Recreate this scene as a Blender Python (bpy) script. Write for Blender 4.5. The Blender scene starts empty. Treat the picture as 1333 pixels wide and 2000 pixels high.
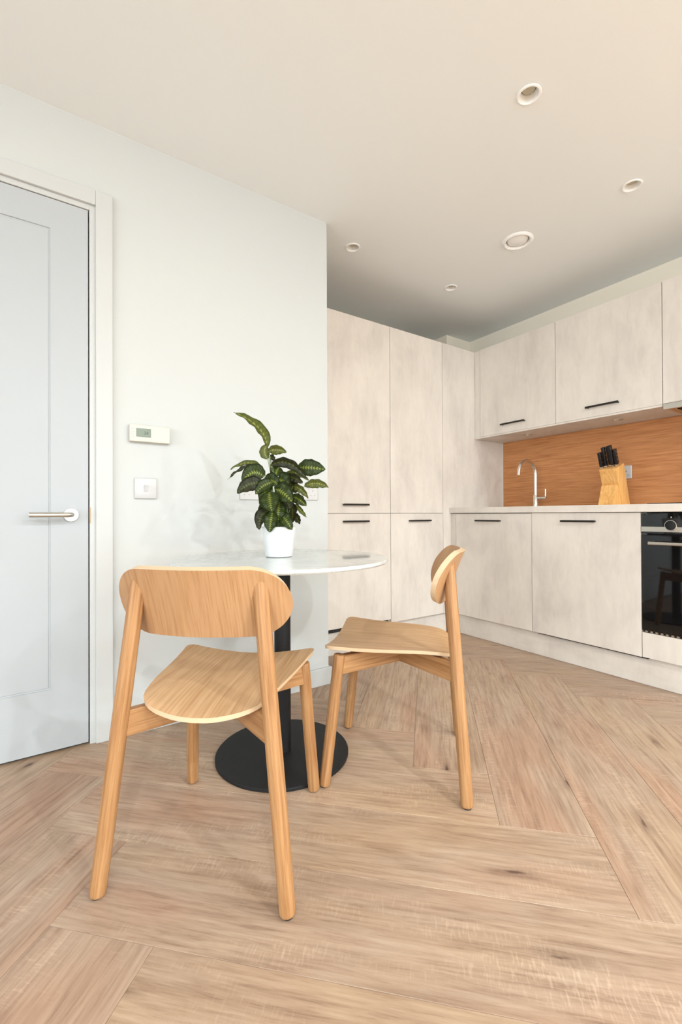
import bpy, bmesh, math, random
from mathutils import Vector, Matrix
PI = math.pi
random.seed(7)
sc = bpy.context.scene
COL = sc.collection

# ------------------------------------------------------------------ camera
CAM_H, F_PX = 0.88, 867.71
YAW, PITCH, ROLL = math.radians(34.0466), math.radians(0.3179), math.radians(-0.2525)
cam_data = bpy.data.cameras.new('camera')
cam_data.sensor_fit = 'HORIZONTAL'
cam_data.sensor_width = 24.0
cam_data.lens = 24.0 * F_PX / 1333.0
cam_data.clip_start = 0.01
cam = bpy.data.objects.new('camera', cam_data)
COL.objects.link(cam)
fwd = Vector((math.sin(YAW) * math.cos(PITCH), math.cos(YAW) * math.cos(PITCH), math.sin(PITCH)))
right0 = Vector((math.cos(YAW), -math.sin(YAW), 0))
up0 = right0.cross(fwd)
right = right0 * math.cos(ROLL) + up0 * math.sin(ROLL)
up = up0 * math.cos(ROLL) - right0 * math.sin(ROLL)
M = Matrix((right, up, -fwd)).transposed().to_4x4()
M.translation = Vector((0, 0, CAM_H))
cam.matrix_world = M
sc.camera = cam

# ------------------------------------------------------------------ world, lights, exposure
sc.view_settings.view_transform = 'Standard'
sc.view_settings.look = 'None'
sc.view_settings.gamma = 1.0
sc.view_settings.use_curve_mapping = False
sc.view_settings.exposure = 0.07
world = bpy.data.worlds.new('world')
sc.world = world
world.use_nodes = True
bg = world.node_tree.nodes['Background']
bg.inputs['Color'].default_value = (0.86, 0.94, 1.0, 1)
bg.inputs['Strength'].default_value = 3.0


def window_light(name, loc, rot, sx, sy, power, color):
    d = bpy.data.lights.new(name, 'AREA')
    d.shape = 'RECTANGLE'
    d.size, d.size_y = sx, sy
    d.energy = power
    d.color = color
    o = bpy.data.objects.new(name, d)
    COL.objects.link(o)
    o.location = loc
    o.rotation_euler = rot
    return o


# daylight standing in the unseen front window and the added left one
window_light('daylight_front_window', (1.3, -7.06, 1.15), (PI / 2, 0, 0), 3.4, 2.1, 130, (0.80, 0.92, 1.0))
window_light('added_left_window_light', (-7.06, -2.6, 1.25), (PI / 2, 0, -PI / 2), 6.0, 1.9, 270, (0.80, 0.92, 1.0))  # added source on the unseen side, put in to light the kitchen fronts

LIVING = [(x, y) for x in (-2.0, -0.5, 1.0, 2.5) for y in (-1.5, -3.3)]  # positions of the fill lamps added behind the camera
FILL_LAMP_W = 44

# ------------------------------------------------------------------ fitted room numbers (metres)
YL, YT, YTP, YB = 1.965, 2.295, 2.335, 2.90     # left wall face, tall fronts, tall plinth, wall behind
XC = 1.244                                       # outer corner of the left wall
XD, XP, XB, XW = 2.543, 2.570, 3.171, 2.818      # base fronts, plinth, kitchen wall, wall unit fronts
ZC = 2.410                                       # ceiling
X0, Y0 = -7.0, -7.0

# ------------------------------------------------------------------ materials


def newmat(name):
    m = bpy.data.materials.new(name)
    m.use_nodes = True
    nt = m.node_tree
    b = nt.nodes['Principled BSDF']
    return m, nt, b


def srgb(r, g, b):
    def f(c):
        c /= 255.0
        return c / 12.92 if c <= 0.04045 else ((c + 0.055) / 1.055) ** 2.4
    return (f(r), f(g), f(b), 1.0)


def plain(name, col, rough=0.5, metal=0.0, spec=0.5, coat=0.0):
    m, nt, b = newmat(name)
    b.inputs['Base Color'].default_value = col
    b.inputs['Roughness'].default_value = rough
    b.inputs['Metallic'].default_value = metal
    b.inputs['Specular IOR Level'].default_value = spec
    b.inputs['Coat Weight'].default_value = coat
    return m


def N(nt, typ, **kw):
    n = nt.nodes.new(typ)
    for k, v in kw.items():
        if k.startswith('in_'):
            key = k[3:]
            key = int(key) if key.isdigit() else key.replace('_', ' ')
            n.inputs[key].default_value = v
        else:
            setattr(n, k, v)
    return n


def L(nt, a, b):
    nt.links.new(a, b)


def coords(nt, scale, rnd=True, rot=(0, 0, 0)):
    """Object coordinates, shifted by the object's own random number, stretched by scale."""
    tc = N(nt, 'ShaderNodeTexCoord')
    mp = N(nt, 'ShaderNodeMapping')
    mp.inputs['Scale'].default_value = scale
    mp.inputs['Rotation'].default_value = rot
    if rnd:
        oi = N(nt, 'ShaderNodeObjectInfo')
        mul = N(nt, 'ShaderNodeVectorMath', operation='SCALE')
        comb = N(nt, 'ShaderNodeCombineXYZ')
        L(nt, oi.outputs['Random'], comb.inputs[0])
        L(nt, oi.outputs['Random'], comb.inputs[1])
        L(nt, oi.outputs['Random'], comb.inputs[2])
        L(nt, comb.outputs[0], mul.inputs[0])
        mul.inputs['Scale'].default_value = 37.0
        add = N(nt, 'ShaderNodeVectorMath', operation='ADD')
        L(nt, tc.outputs['Object'], add.inputs[0])
        L(nt, mul.outputs[0], add.inputs[1])
        L(nt, add.outputs[0], mp.inputs['Vector'])
    else:
        L(nt, tc.outputs['Object'], mp.inputs['Vector'])
    return mp.outputs[0]


def ramp(nt, src, stops):
    r = N(nt, 'ShaderNodeValToRGB')
    cr = r.color_ramp
    while len(cr.elements) > 1:
        cr.elements.remove(cr.elements[-1])
    cr.elements[0].position, cr.elements[0].color = stops[0]
    for p, c in stops[1:]:
        e = cr.elements.new(p)
        e.color = c
    L(nt, src, r.inputs[0])
    return r.outputs[0]


def mix(nt, fac, a, b, mode='MIX'):
    m = N(nt, 'ShaderNodeMix', data_type='RGBA', blend_type=mode)
    for s, v in ((m.inputs[0], fac), (m.inputs[6], a), (m.inputs[7], b)):
        if hasattr(v, 'is_output'):
            L(nt, v, s)
        else:
            s.default_value = v
    return m.outputs[2]


def wood(name, light, mid, dark, axis, rough=0.45, fine=90.0, along=3.0, bump=0.05, contrast=1.0, flat=''):
    """Oak: long fine pores and broad soft figure running along axis."""
    m, nt, b = newmat(name)
    ax = 'xyz'.index(axis)
    s1 = [fine] * 3
    s1[ax] = along
    s2 = [9.0] * 3
    s2[ax] = 0.8
    for a_ in flat:
        s1['xyz'.index(a_)] = along
        s2['xyz'.index(a_)] = 0.8
    v1 = coords(nt, s1)
    v2 = coords(nt, s2)
    n1 = N(nt, 'ShaderNodeTexNoise', in_Scale=1.6, in_Detail=5.0, in_Roughness=0.62)
    L(nt, v1, n1.inputs['Vector'])
    n2 = N(nt, 'ShaderNodeTexNoise', in_Scale=1.5, in_Detail=3.0, in_Roughness=0.5, in_Distortion=0.6)
    L(nt, v2, n2.inputs['Vector'])
    w = N(nt, 'ShaderNodeMath', operation='MULTIPLY', in_1=9.0)
    L(nt, n2.outputs['Fac'], w.inputs[0])
    fr = N(nt, 'ShaderNodeMath', operation='PINGPONG', in_1=1.0)
    L(nt, w.outputs[0], fr.inputs[0])
    base = ramp(nt, n1.outputs['Fac'], [(0.30, dark), (0.52, mid), (0.72, light)])
    rings = ramp(nt, fr.outputs[0], [(0.0, (0.90, 0.86, 0.80, 1)), (0.35, (1, 1, 1, 1)), (1.0, (1.03, 1.03, 1.02, 1))])
    c = mix(nt, 0.75 * contrast, base, rings, 'MULTIPLY')
    L(nt, c, b.inputs['Base Color'])
    b.inputs['Roughness'].default_value = rough
    b.inputs['Specular IOR Level'].default_value = 0.35
    bp = N(nt, 'ShaderNodeBump', in_Strength=bump, in_Distance=0.002)
    L(nt, n1.outputs['Fac'], bp.inputs['Height'])
    L(nt, bp.outputs[0], b.inputs['Normal'])
    return m


OAK_L, OAK_M, OAK_D = srgb(184, 142, 100), srgb(170, 126, 83), srgb(142, 97, 59)
M_OAK_Z = wood('oak_grain_upright', OAK_L, OAK_M, OAK_D, 'z')
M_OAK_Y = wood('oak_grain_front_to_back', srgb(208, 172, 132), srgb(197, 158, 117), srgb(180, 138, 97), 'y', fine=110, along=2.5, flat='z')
M_OAK_B = wood('oak_veneer_backrest', OAK_L, srgb(180, 139, 100), srgb(163, 118, 78), 'z', fine=120, along=4, flat='y')
M_PLY = plain('pale_ply_edge', srgb(212, 184, 150), 0.55)
M_BEECH = wood('knife_block_beech', srgb(240, 190, 125), srgb(230, 175, 105), srgb(214, 154, 82), 'z', fine=60, along=3)
M_SPLASH = wood('warm_oak_splashback', srgb(208, 148, 98), srgb(195, 133, 84), srgb(174, 112, 67), 'y', fine=60, along=2.6, rough=0.42, contrast=1.2)


def plank_material():
    m, nt, b = newmat('limed_oak_plank')
    oi = N(nt, 'ShaderNodeObjectInfo')
    v1 = coords(nt, (4.5, 75, 75))
    v2 = coords(nt, (1.9, 12, 12))
    v3 = coords(nt, (0.9, 3.2, 3.2))
    vk = coords(nt, (1.3, 5.0, 5.0))
    vs = coords(nt, (210, 34, 34))
    n1 = N(nt, 'ShaderNodeTexNoise', in_Scale=1.4, in_Detail=8.0, in_Roughness=0.7, in_Distortion=0.35)
    L(nt, v1, n1.inputs['Vector'])
    n2 = N(nt, 'ShaderNodeTexNoise', in_Scale=1.6, in_Detail=4.0, in_Roughness=0.55, in_Distortion=0.8)
    L(nt, v2, n2.inputs['Vector'])
    n3 = N(nt, 'ShaderNodeTexNoise', in_Scale=1.5, in_Detail=2.0)
    L(nt, v3, n3.inputs['Vector'])
    grain = ramp(nt, n1.outputs['Fac'], [(0.28, srgb(138, 113, 94)), (0.48, srgb(173, 148, 127)), (0.74, srgb(190, 168, 147))])
    fig = ramp(nt, n2.outputs['Fac'], [(0.28, (0.72, 0.67, 0.64, 1)), (0.44, (0.93, 0.91, 0.90, 1)), (0.66, (1.06, 1.07, 1.07, 1))])
    c = mix(nt, 0.85, grain, fig, 'MULTIPLY')
    tint = ramp(nt, n3.outputs['Fac'], [(0.33, srgb(255, 234, 224)), (0.5, (1, 1, 1, 1)), (0.68, srgb(255, 249, 234))])
    c = mix(nt, 0.65, c, tint, 'MULTIPLY')
    # each board a little lighter, greyer or yellower than its neighbours
    per = ramp(nt, oi.outputs['Random'], [(0.0, (0.90, 0.89, 0.89, 1)), (0.5, (0.99, 0.99, 0.98, 1)), (1.0, (1.06, 1.04, 1.0, 1))])
    c = mix(nt, 1.0, c, per, 'MULTIPLY')
    # pale saw marks across the grain
    ns = N(nt, 'ShaderNodeTexNoise', in_Scale=1.0, in_Detail=2.0, in_Distortion=0.6)
    L(nt, vs, ns.inputs['Vector'])
    nm = N(nt, 'ShaderNodeTexNoise', in_Scale=2.6, in_Detail=2.0)
    L(nt, v3, nm.inputs['Vector'])
    sm = ramp(nt, ns.outputs['Fac'], [(0.52, (0, 0, 0, 1)), (0.66, (1, 1, 1, 1))])
    mk = ramp(nt, nm.outputs['Fac'], [(0.50, (0, 0, 0, 1)), (0.68, (0.24, 0.24, 0.24, 1))])
    f = mix(nt, 1.0, sm, mk, 'MULTIPLY')
    c = mix(nt, f, c, srgb(228, 202, 176))
    # sparse dark knots with a split running along the board
    vo = N(nt, 'ShaderNodeTexVoronoi', voronoi_dimensions='2D', in_Scale=0.8, in_Randomness=1.0)
    L(nt, vk, vo.inputs['Vector'])
    nk = N(nt, 'ShaderNodeTexNoise', in_Scale=14.0, in_Detail=3.0)
    L(nt, vk, nk.inputs['Vector'])
    ad = N(nt, 'ShaderNodeMath', operation='MULTIPLY_ADD', in_1=0.10, in_2=-0.05)
    L(nt, nk.outputs['Fac'], ad.inputs[0])
    sm2 = N(nt, 'ShaderNodeMath', operation='ADD')
    L(nt, vo.outputs['Distance'], sm2.inputs[0])
    L(nt, ad.outputs[0], sm2.inputs[1])
    kn = ramp(nt, sm2.outputs[0], [(0.008, (0.9, 0.9, 0.9, 1)), (0.026, (0.34, 0.34, 0.34, 1)), (0.080, (0, 0, 0, 1))])
    c = mix(nt, kn, c, srgb(84, 58, 46))
    # thin dark checks along the grain, only here and there
    vc = coords(nt, (2.2, 40, 40))
    v2d = N(nt, 'ShaderNodeTexVoronoi', voronoi_dimensions='2D', in_Scale=0.30, in_Randomness=1.0)
    L(nt, vc, v2d.inputs['Vector'])
    ck = ramp(nt, v2d.outputs['Distance'], [(0.02, (0.55, 0.55, 0.55, 1)), (0.07, (0, 0, 0, 1))])
    gate = ramp(nt, n3.outputs['Fac'], [(0.40, (0.9, 0.9, 0.9, 1)), (0.46, (0, 0, 0, 1))])
    ck = mix(nt, 1.0, ck, gate, 'MULTIPLY')
    c = mix(nt, ck, c, srgb(88, 66, 56))
    L(nt, c, b.inputs['Base Color'])
    rr = ramp(nt, n1.outputs['Fac'], [(0.3, (0.50, 0.50, 0.50, 1)), (0.7, (0.38, 0.38, 0.38, 1))])
    L(nt, rr, b.inputs['Roughness'])
    b.inputs['Specular IOR Level'].default_value = 0.4
    bp = N(nt, 'ShaderNodeBump', in_Strength=0.06, in_Distance=0.002)
    L(nt, n1.outputs['Fac'], bp.inputs['Height'])
    L(nt, bp.outputs[0], b.inputs['Normal'])
    return m


def front_material(name='limewashed_cabinet_front', axis_scale=(7, 7, 1.6)):
    """Pale warm plaster look with faint cloudy upright streaks."""
    m, nt, b = newmat(name)
    v1 = coords(nt, axis_scale)
    v2 = coords(nt, (2.2, 2.2, 1.3))
    v3 = coords(nt, (60, 60, 22))
    n1 = N(nt, 'ShaderNodeTexNoise', in_Scale=2.4, in_Detail=6.0, in_Roughness=0.6)
    L(nt, v1, n1.inputs['Vector'])
    n2 = N(nt, 'ShaderNodeTexNoise', in_Scale=1.7, in_Detail=4.0, in_Roughness=0.6, in_Distortion=0.4)
    L(nt, v2, n2.inputs['Vector'])
    n3 = N(nt, 'ShaderNodeTexNoise', in_Scale=1.0, in_Detail=3.0)
    L(nt, v3, n3.inputs['Vector'])
    c = ramp(nt, n2.outputs['Fac'], [(0.30, srgb(211, 202, 193)), (0.52, srgb(223, 214, 204)), (0.75, srgb(230, 221, 211))])
    s = ramp(nt, n1.outputs['Fac'], [(0.32, (0.90, 0.89, 0.89, 1)), (0.52, (1, 1, 1, 1)), (0.75, (1.02, 1.02, 1.02, 1))])
    c = mix(nt, 0.7, c, s, 'MULTIPLY')
    g = ramp(nt, n3.outputs['Fac'], [(0.3, (0.965, 0.96, 0.955, 1)), (0.7, (1.01, 1.01, 1.01, 1))])
    c = mix(nt, 0.7, c, g, 'MULTIPLY')
    L(nt, c, b.inputs['Base Color'])
    b.inputs['Roughness'].default_value = 0.5
    b.inputs['Specular IOR Level'].default_value = 0.35
    bp = N(nt, 'ShaderNodeBump', in_Strength=0.04, in_Distance=0.002)
    L(nt, n3.outputs['Fac'], bp.inputs['Height'])
    L(nt, bp.outputs[0], b.inputs['Normal'])
    return m


def paint(name, col, rough=0.6, bump=0.02):
    m, nt, b = newmat(name)
    v = coords(nt, (140, 140, 140), rnd=False)
    n = N(nt, 'ShaderNodeTexNoise', in_Scale=1.0, in_Detail=2.0)
    L(nt, v, n.inputs['Vector'])
    bp = N(nt, 'ShaderNodeBump', in_Strength=bump, in_Distance=0.001)
    L(nt, n.outputs['Fac'], bp.inputs['Height'])
    L(nt, bp.outputs[0], b.inputs['Normal'])
    b.inputs['Base Color'].default_value = col
    b.inputs['Roughness'].default_value = rough
    b.inputs['Specular IOR Level'].default_value = 0.3
    return m


def marble():
    m, nt, b = newmat('white_marble')
    v = coords(nt, (3.0, 3.0, 3.0), rnd=False)
    w = N(nt, 'ShaderNodeTexNoise', in_Scale=1.1, in_Detail=8.0, in_Roughness=0.62, in_Distortion=2.0)
    L(nt, v, w.inputs['Vector'])
    c = ramp(nt, w.outputs['Fac'], [(0.36, srgb(196, 199, 197)), (0.47, srgb(210, 212, 209)), (0.50, srgb(196, 199, 197)), (0.53, srgb(212, 214, 210)), (0.8, srgb(216, 217, 213))])
    v2 = coords(nt, (90, 90, 90), rnd=False)
    s = N(nt, 'ShaderNodeTexNoise', in_Scale=1.2, in_Detail=2.0)
    L(nt, v2, s.inputs['Vector'])
    sp = ramp(nt, s.outputs['Fac'], [(0.30, (0.80, 0.81, 0.81, 1)), (0.42, (1, 1, 1, 1))])
    c = mix(nt, 0.6, c, sp, 'MULTIPLY')
    L(nt, c, b.inputs['Base Color'])
    b.inputs['Roughness'].default_value = 0.04
    b.inputs['Specular IOR Level'].default_value = 0.6
    return m


def leaf_material(name, dark, mid, pale):
    """Dark green blade with a feathered pale band along the midrib (UV: x along, y across)."""
    m, nt, b = newmat(name)
    uv = N(nt, 'ShaderNodeUVMap')
    sep = N(nt, 'ShaderNodeSeparateXYZ')
    L(nt, uv.outputs[0], sep.inputs[0])
    # distance from the midrib 0..1
    d = N(nt, 'ShaderNodeMath', operation='MULTIPLY_ADD', in_1=2.0, in_2=-1.0)
    L(nt, sep.outputs[1], d.inputs[0])
    ab = N(nt, 'ShaderNodeMath', operation='ABSOLUTE')
    L(nt, d.outputs[0], ab.inputs[0])
    # side veins run outward and forward
    ph = N(nt, 'ShaderNodeMath', operation='MULTIPLY_ADD', in_1=-0.16)
    L(nt, ab.outputs[0], ph.inputs[0])
    L(nt, sep.outputs[0], ph.inputs[2])
    fr = N(nt, 'ShaderNodeMath', operation='MULTIPLY', in_1=20.0)
    L(nt, ph.outputs[0], fr.inputs[0])
    pp = N(nt, 'ShaderNodeMath', operation='PINGPONG', in_1=1.0)
    L(nt, fr.outputs[0], pp.inputs[0])
    ed = N(nt, 'ShaderNodeMath', operation='MULTIPLY_ADD', in_1=0.34)
    L(nt, pp.outputs[0], ed.inputs[0])
    L(nt, ab.outputs[0], ed.inputs[2])
    nz = N(nt, 'ShaderNodeTexNoise', in_Scale=60.0, in_Detail=3.0)
    tc = N(nt, 'ShaderNodeTexCoord')
    L(nt, tc.outputs['Object'], nz.inputs['Vector'])
    e2 = N(nt, 'ShaderNodeMath', operation='MULTIPLY_ADD', in_1=0.25)
    L(nt, nz.outputs['Fac'], e2.inputs[0])
    L(nt, ed.outputs[0], e2.inputs[2])
    c = ramp(nt, e2.outputs[0], [(0.27, pale), (0.45, mid), (0.60, dark), (0.90, mid), (1.15, dark)])
    L(nt, c, b.inputs['Base Color'])
    b.inputs['Roughness'].default_value = 0.38
    b.inputs['Subsurface Weight'].default_value = 0.0
    tr = N(nt, 'ShaderNodeBsdfTranslucent')
    L(nt, c, tr.inputs['Color'])
    ms = N(nt, 'ShaderNodeMixShader', in_0=0.18)
    L(nt, b.outputs[0], ms.inputs[1])
    L(nt, tr.outputs[0], ms.inputs[2])
    L(nt, ms.outputs[0], nt.nodes['Material Output'].inputs['Surface'])
    return m


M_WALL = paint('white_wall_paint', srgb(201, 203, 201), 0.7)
M_WALLK = paint('shade_lifted_cream_wall_paint', srgb(252, 242, 224), 0.7)  # brightened and warmed in colour to offset shade on the kitchen wall
M_CEIL = paint('ceiling_paint', srgb(241, 244, 244), 0.8)
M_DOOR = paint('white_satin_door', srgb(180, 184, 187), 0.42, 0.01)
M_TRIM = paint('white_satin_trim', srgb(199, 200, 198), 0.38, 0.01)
M_PLANK = plank_material()
M_SUB = plain('subfloor', srgb(110, 85, 65), 0.9)
M_FRONT = front_material()
M_TOP = front_material('pale_worktop', (5, 1.6, 5))
M_MARBLE = marble()
M_BLACK = plain('black_powder_coat', srgb(30, 30, 31), 0.55, 0.0, 0.25)
M_HANDLE = plain('black_bar_handle', srgb(30, 24, 20), 0.38, 0.2)
M_STEEL = plain('brushed_steel', srgb(205, 200, 190), 0.28, 1.0)
M_CHROME = plain('chrome', srgb(225, 222, 216), 0.08, 1.0)
M_PLASTIC = plain('white_plastic', srgb(196, 195, 194), 0.25, 0.0, 0.5)
M_WHITE = plain('bright_white_fitting', srgb(250, 250, 248), 0.35)
M_PINS = plain('socket_apertures', srgb(150, 148, 146), 0.6)
M_CREAM = plain('cream_plastic', srgb(208, 203, 190), 0.4)
M_CERAMIC = plain('white_ceramic', srgb(220, 222, 222), 0.3)
M_SOIL = plain('potting_soil', srgb(56, 40, 28), 0.95)
M_BGLASS = plain('black_oven_glass', srgb(16, 15, 15), 0.03, 0.0, 0.5)
M_DARK = plain('dark_gap', srgb(22, 20, 18), 0.7)
M_STEM = plain('plant_stem', srgb(104, 122, 62), 0.5)
M_LAMP = plain('unlit_lamp_glass', srgb(196, 188, 166), 0.25)
M_LCD = plain('green_grey_display', srgb(112, 124, 106), 0.2)
M_LCDTXT = plain('display_digits', srgb(34, 52, 38), 0.4)
M_KNIFE = plain('black_knife_handle', srgb(22, 18, 18), 0.22)
M_BRASS = plain('brass_latch', srgb(150, 120, 80), 0.35, 1.0)
M_GLIDE = plain('black_glide', srgb(34, 30, 28), 0.6)
M_LIT = plain('added_fill_lamp_face', (1, 1, 1, 1), 0.5)  # glowing face of the added fill lamps
M_LIT.node_tree.nodes['Principled BSDF'].inputs['Emission Color'].default_value = (1, 0.96, 0.9, 1)
M_LIT.node_tree.nodes['Principled BSDF'].inputs['Emission Strength'].default_value = 8.0
M_LEAF = [leaf_material('leaf_green', srgb(52, 66, 28), srgb(84, 100, 38), srgb(172, 182, 84)),
          leaf_material('leaf_dark', srgb(50, 50, 28), srgb(68, 72, 32), srgb(112, 118, 50)),
          leaf_material('leaf_light', srgb(100, 108, 48), srgb(126, 132, 60), srgb(186, 188, 118))]

# ------------------------------------------------------------------ mesh helpers


def link(name, me, parent=None, mats=(), smooth=False, loc=None):
    for m in mats:
        me.materials.append(m)
    if smooth:
        for p in me.polygons:
            p.use_smooth = True
    o = bpy.data.objects.new(name, me)
    COL.objects.link(o)
    if parent:
        o.parent = parent
    if loc is not None:
        o.location = loc
    return o


def world_of(o):
    v = Vector((0, 0, 0))
    while o is not None:
        v = v + o.location
        o = o.parent
    return v


def from_bm(name, bm, mat, parent=None, smooth=False, world=True, angle=None):
    """Link a bmesh built in world coordinates; its origin is put at its parent's origin or its own base."""
    if world:
        if parent is not None:
            off = world_of(parent)
            loc = Vector((0, 0, 0))
        else:
            xs = [v.co for v in bm.verts]
            off = Vector(((min(c.x for c in xs) + max(c.x for c in xs)) / 2, (min(c.y for c in xs) + max(c.y for c in xs)) / 2, min(c.z for c in xs)))
            loc = off
        for v in bm.verts:
            v.co -= off
    else:
        loc = Vector((0, 0, 0))
    bmesh.ops.recalc_face_normals(bm, faces=bm.faces)
    me = bpy.data.meshes.new(name)
    bm.to_mesh(me)
    bm.free()
    o = link(name, me, parent, mat if isinstance(mat, (list, tuple)) else (mat,), smooth, loc)
    if smooth and angle is not None:
        me.set_sharp_from_angle(angle=math.radians(angle))
    return o


def add_box(bm, x0, x1, y0, y1, z0, z1, bev=0.0, seg=2):
    b2 = bmesh.new()
    bmesh.ops.create_cube(b2, size=1.0)
    for v in b2.verts:
        v.co = Vector(((x0 + x1) / 2 + v.co.x * (x1 - x0), (y0 + y1) / 2 + v.co.y * (y1 - y0), (z0 + z1) / 2 + v.co.z * (z1 - z0)))
    if bev > 0:
        bmesh.ops.bevel(b2, geom=list(b2.edges), offset=bev, segments=seg, profile=0.5, affect='EDGES')
    merge(bm, b2)


def merge(bm, b2):
    me = bpy.data.meshes.new('tmp')
    b2.to_mesh(me)
    b2.free()
    bm.from_mesh(me)
    bpy.data.meshes.remove(me)


def box(name, x0, x1, y0, y1, z0, z1, mat, parent=None, bev=0.0, seg=2):
    bm = bmesh.new()
    add_box(bm, x0, x1, y0, y1, z0, z1, bev, seg)
    return from_bm(name, bm, mat, parent)


def frame_from(d):
    d = d.normalized()
    a = Vector((0, 0, 1)) if abs(d.z) < 0.9 else Vector((1, 0, 0))
    u = d.cross(a).normalized()
    return u, d.cross(u).normalized()


def add_tube(bm, pts, rad, seg=16, caps=True):
    """Round tube through pts; rad a number or a list."""
    pts = [Vector(p) for p in pts]
    n = len(pts)
    rad = rad if isinstance(rad, (list, tuple)) else [rad] * n
    rings = []
    d0 = (pts[1] - pts[0]).normalized()
    u, w = frame_from(d0)
    for i, p in enumerate(pts):
        if i == 0:
            d = pts[1] - pts[0]
        elif i == n - 1:
            d = pts[-1] - pts[-2]
        else:
            d = (pts[i + 1] - pts[i]).normalized() + (pts[i] - pts[i - 1]).normalized()
        d.normalize()
        u = (u - d * u.dot(d)).normalized()
        w = d.cross(u)
        rings.append([bm.verts.new(p + (u * math.cos(2 * PI * k / seg) + w * math.sin(2 * PI * k / seg)) * rad[i]) for k in range(seg)])
    for a, b in zip(rings, rings[1:]):
        for k in range(seg):
            bm.faces.new((a[k], a[(k + 1) % seg], b[(k + 1) % seg], b[k]))
    if caps:
        bm.faces.new(list(reversed(rings[0])))
        bm.faces.new(rings[-1])
    return rings


def tube(name, pts, rad, mat, parent=None, seg=16, smooth=True, world=True):
    bm = bmesh.new()
    add_tube(bm, pts, rad, seg)
    return from_bm(name, bm, mat, parent, smooth, world, 40)


def add_lathe(bm, prof, cx, cy, seg=48, axis='z', origin=(0, 0, 0)):
    """Profile of (radius, height) turned round z at cx, cy."""
    rings = []
    for r, z in prof:
        if r < 1e-6:
            rings.append([bm.verts.new((cx, cy, z))])
        else:
            rings.append([bm.verts.new((cx + r * math.cos(2 * PI * k / seg), cy + r * math.sin(2 * PI * k / seg), z)) for k in range(seg)])
    for a, b in zip(rings, rings[1:]):
        for k in range(seg):
            k2 = (k + 1) % seg
            if len(a) == 1 and len(b) == 1:
                continue
            if len(a) == 1:
                bm.faces.new((a[0], b[k2], b[k]))
            elif len(b) == 1:
                bm.faces.new((a[k], a[k2], b[0]))
            else:
                bm.faces.new((a[k], a[k2], b[k2], b[k]))


def lathe(name, prof, cx, cy, mat, parent=None, seg=48, angle=35, rot=None):
    bm = bmesh.new()
    add_lathe(bm, prof, cx, cy, seg)
    if rot is not None:
        bmesh.ops.transform(bm, matrix=rot, verts=bm.verts)
    return from_bm(name, bm, mat, parent, True, True, angle)


def add_prism(bm, poly, y0, y1):
    """Polygon in x-z pushed along y."""
    a = [bm.verts.new((x, y0, z)) for x, z in poly]
    b = [bm.verts.new((x, y1, z)) for x, z in poly]
    n = len(poly)
    bm.faces.new(a)
    bm.faces.new(list(reversed(b)))
    for i in range(n):
        bm.faces.new((a[i], b[i], b[(i + 1) % n], a[(i + 1) % n]))


def empty(name, loc, label=None, cat=None, group=None, rotz=0.0, kind=None):
    o = bpy.data.objects.new(name, None)
    COL.objects.link(o)
    o.empty_display_size = 0.1
    o.location = loc
    o.rotation_euler = (0, 0, rotz)
    return tag(o, label, cat, group, kind)


def tag(o, label=None, cat=None, group=None, kind=None):
    for k, v in (('label', label), ('category', cat), ('group', group), ('kind', kind)):
        if v:
            o[k] = v
    return o


def copy_tree(o, parent=None):
    c = o.copy()
    COL.objects.link(c)
    c.parent = parent
    for ch in list(o.children):
        copy_tree(ch, c)
    return c


# ------------------------------------------------------------------ the room
# floor slab with the herringbone boards as its parts
bm = bmesh.new()
add_box(bm, X0, XB + 0.15, Y0, YB + 0.15, -0.12, -0.0085)
for f in bm.faces:
    f.material_index = 0
nf = len(bm.faces)
add_box(bm, X0, -3.2005, Y0, YB, -0.008, 0.0)          # the floor goes on beyond the boards laid one by one
add_box(bm, -3.2, XB, Y0, -3.2005, -0.008, 0.0)
bm.faces.ensure_lookup_table()
for f in bm.faces[nf:]:
    f.material_index = 1
floor = from_bm('floor', bm, [M_SUB, M_PLANK])
tag(floor, 'limed oak herringbone floor of wide boards', 'floor', kind='structure')


def clip_poly(poly, x0, x1, y0, y1):
    for ax, lim, sgn in ((0, x0, 1), (0, x1, -1), (1, y0, 1), (1, y1, -1)):
        out = []
        for i in range(len(poly)):
            a, b = poly[i], poly[(i + 1) % len(poly)]
            da, db = (a[ax] - lim) * sgn, (b[ax] - lim) * sgn
            if da >= 0:
                out.append(a)
            if (da >= 0) != (db >= 0):
                t = da / (da - db)
                out.append((a[0] + (b[0] - a[0]) * t, a[1] + (b[1] - a[1]) * t))
        poly = out
        if len(poly) < 3:
            return []
    return poly


PW, PL = 0.25, 1.5
FX, FY = -0.870, 0.618


def plank_mesh(poly):
    """Board of the outline poly, 8 mm thick with a slim bevelled arris; local x along the board."""
    bm = bmesh.new()
    vs = [bm.verts.new((x, y, -0.008)) for x, y in poly]
    f = bm.faces.new(vs)
    r = bmesh.ops.extrude_face_region(bm, geom=[f])
    top = [g for g in r['geom'] if isinstance(g, bmesh.types.BMFace)]
    tv = [g for g in r['geom'] if isinstance(g, bmesh.types.BMVert)]
    for v in tv:
        v.co.z = -0.0007
    ins = bmesh.ops.inset_region(bm, faces=top, thickness=0.0009)
    for v in top[0].verts:
        v.co.z = 0.0
    bmesh.ops.recalc_face_normals(bm, faces=bm.faces)
    me = bpy.data.meshes.new('plank')
    bm.to_mesh(me)
    bm.free()
    me.materials.append(M_PLANK)
    return me


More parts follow.
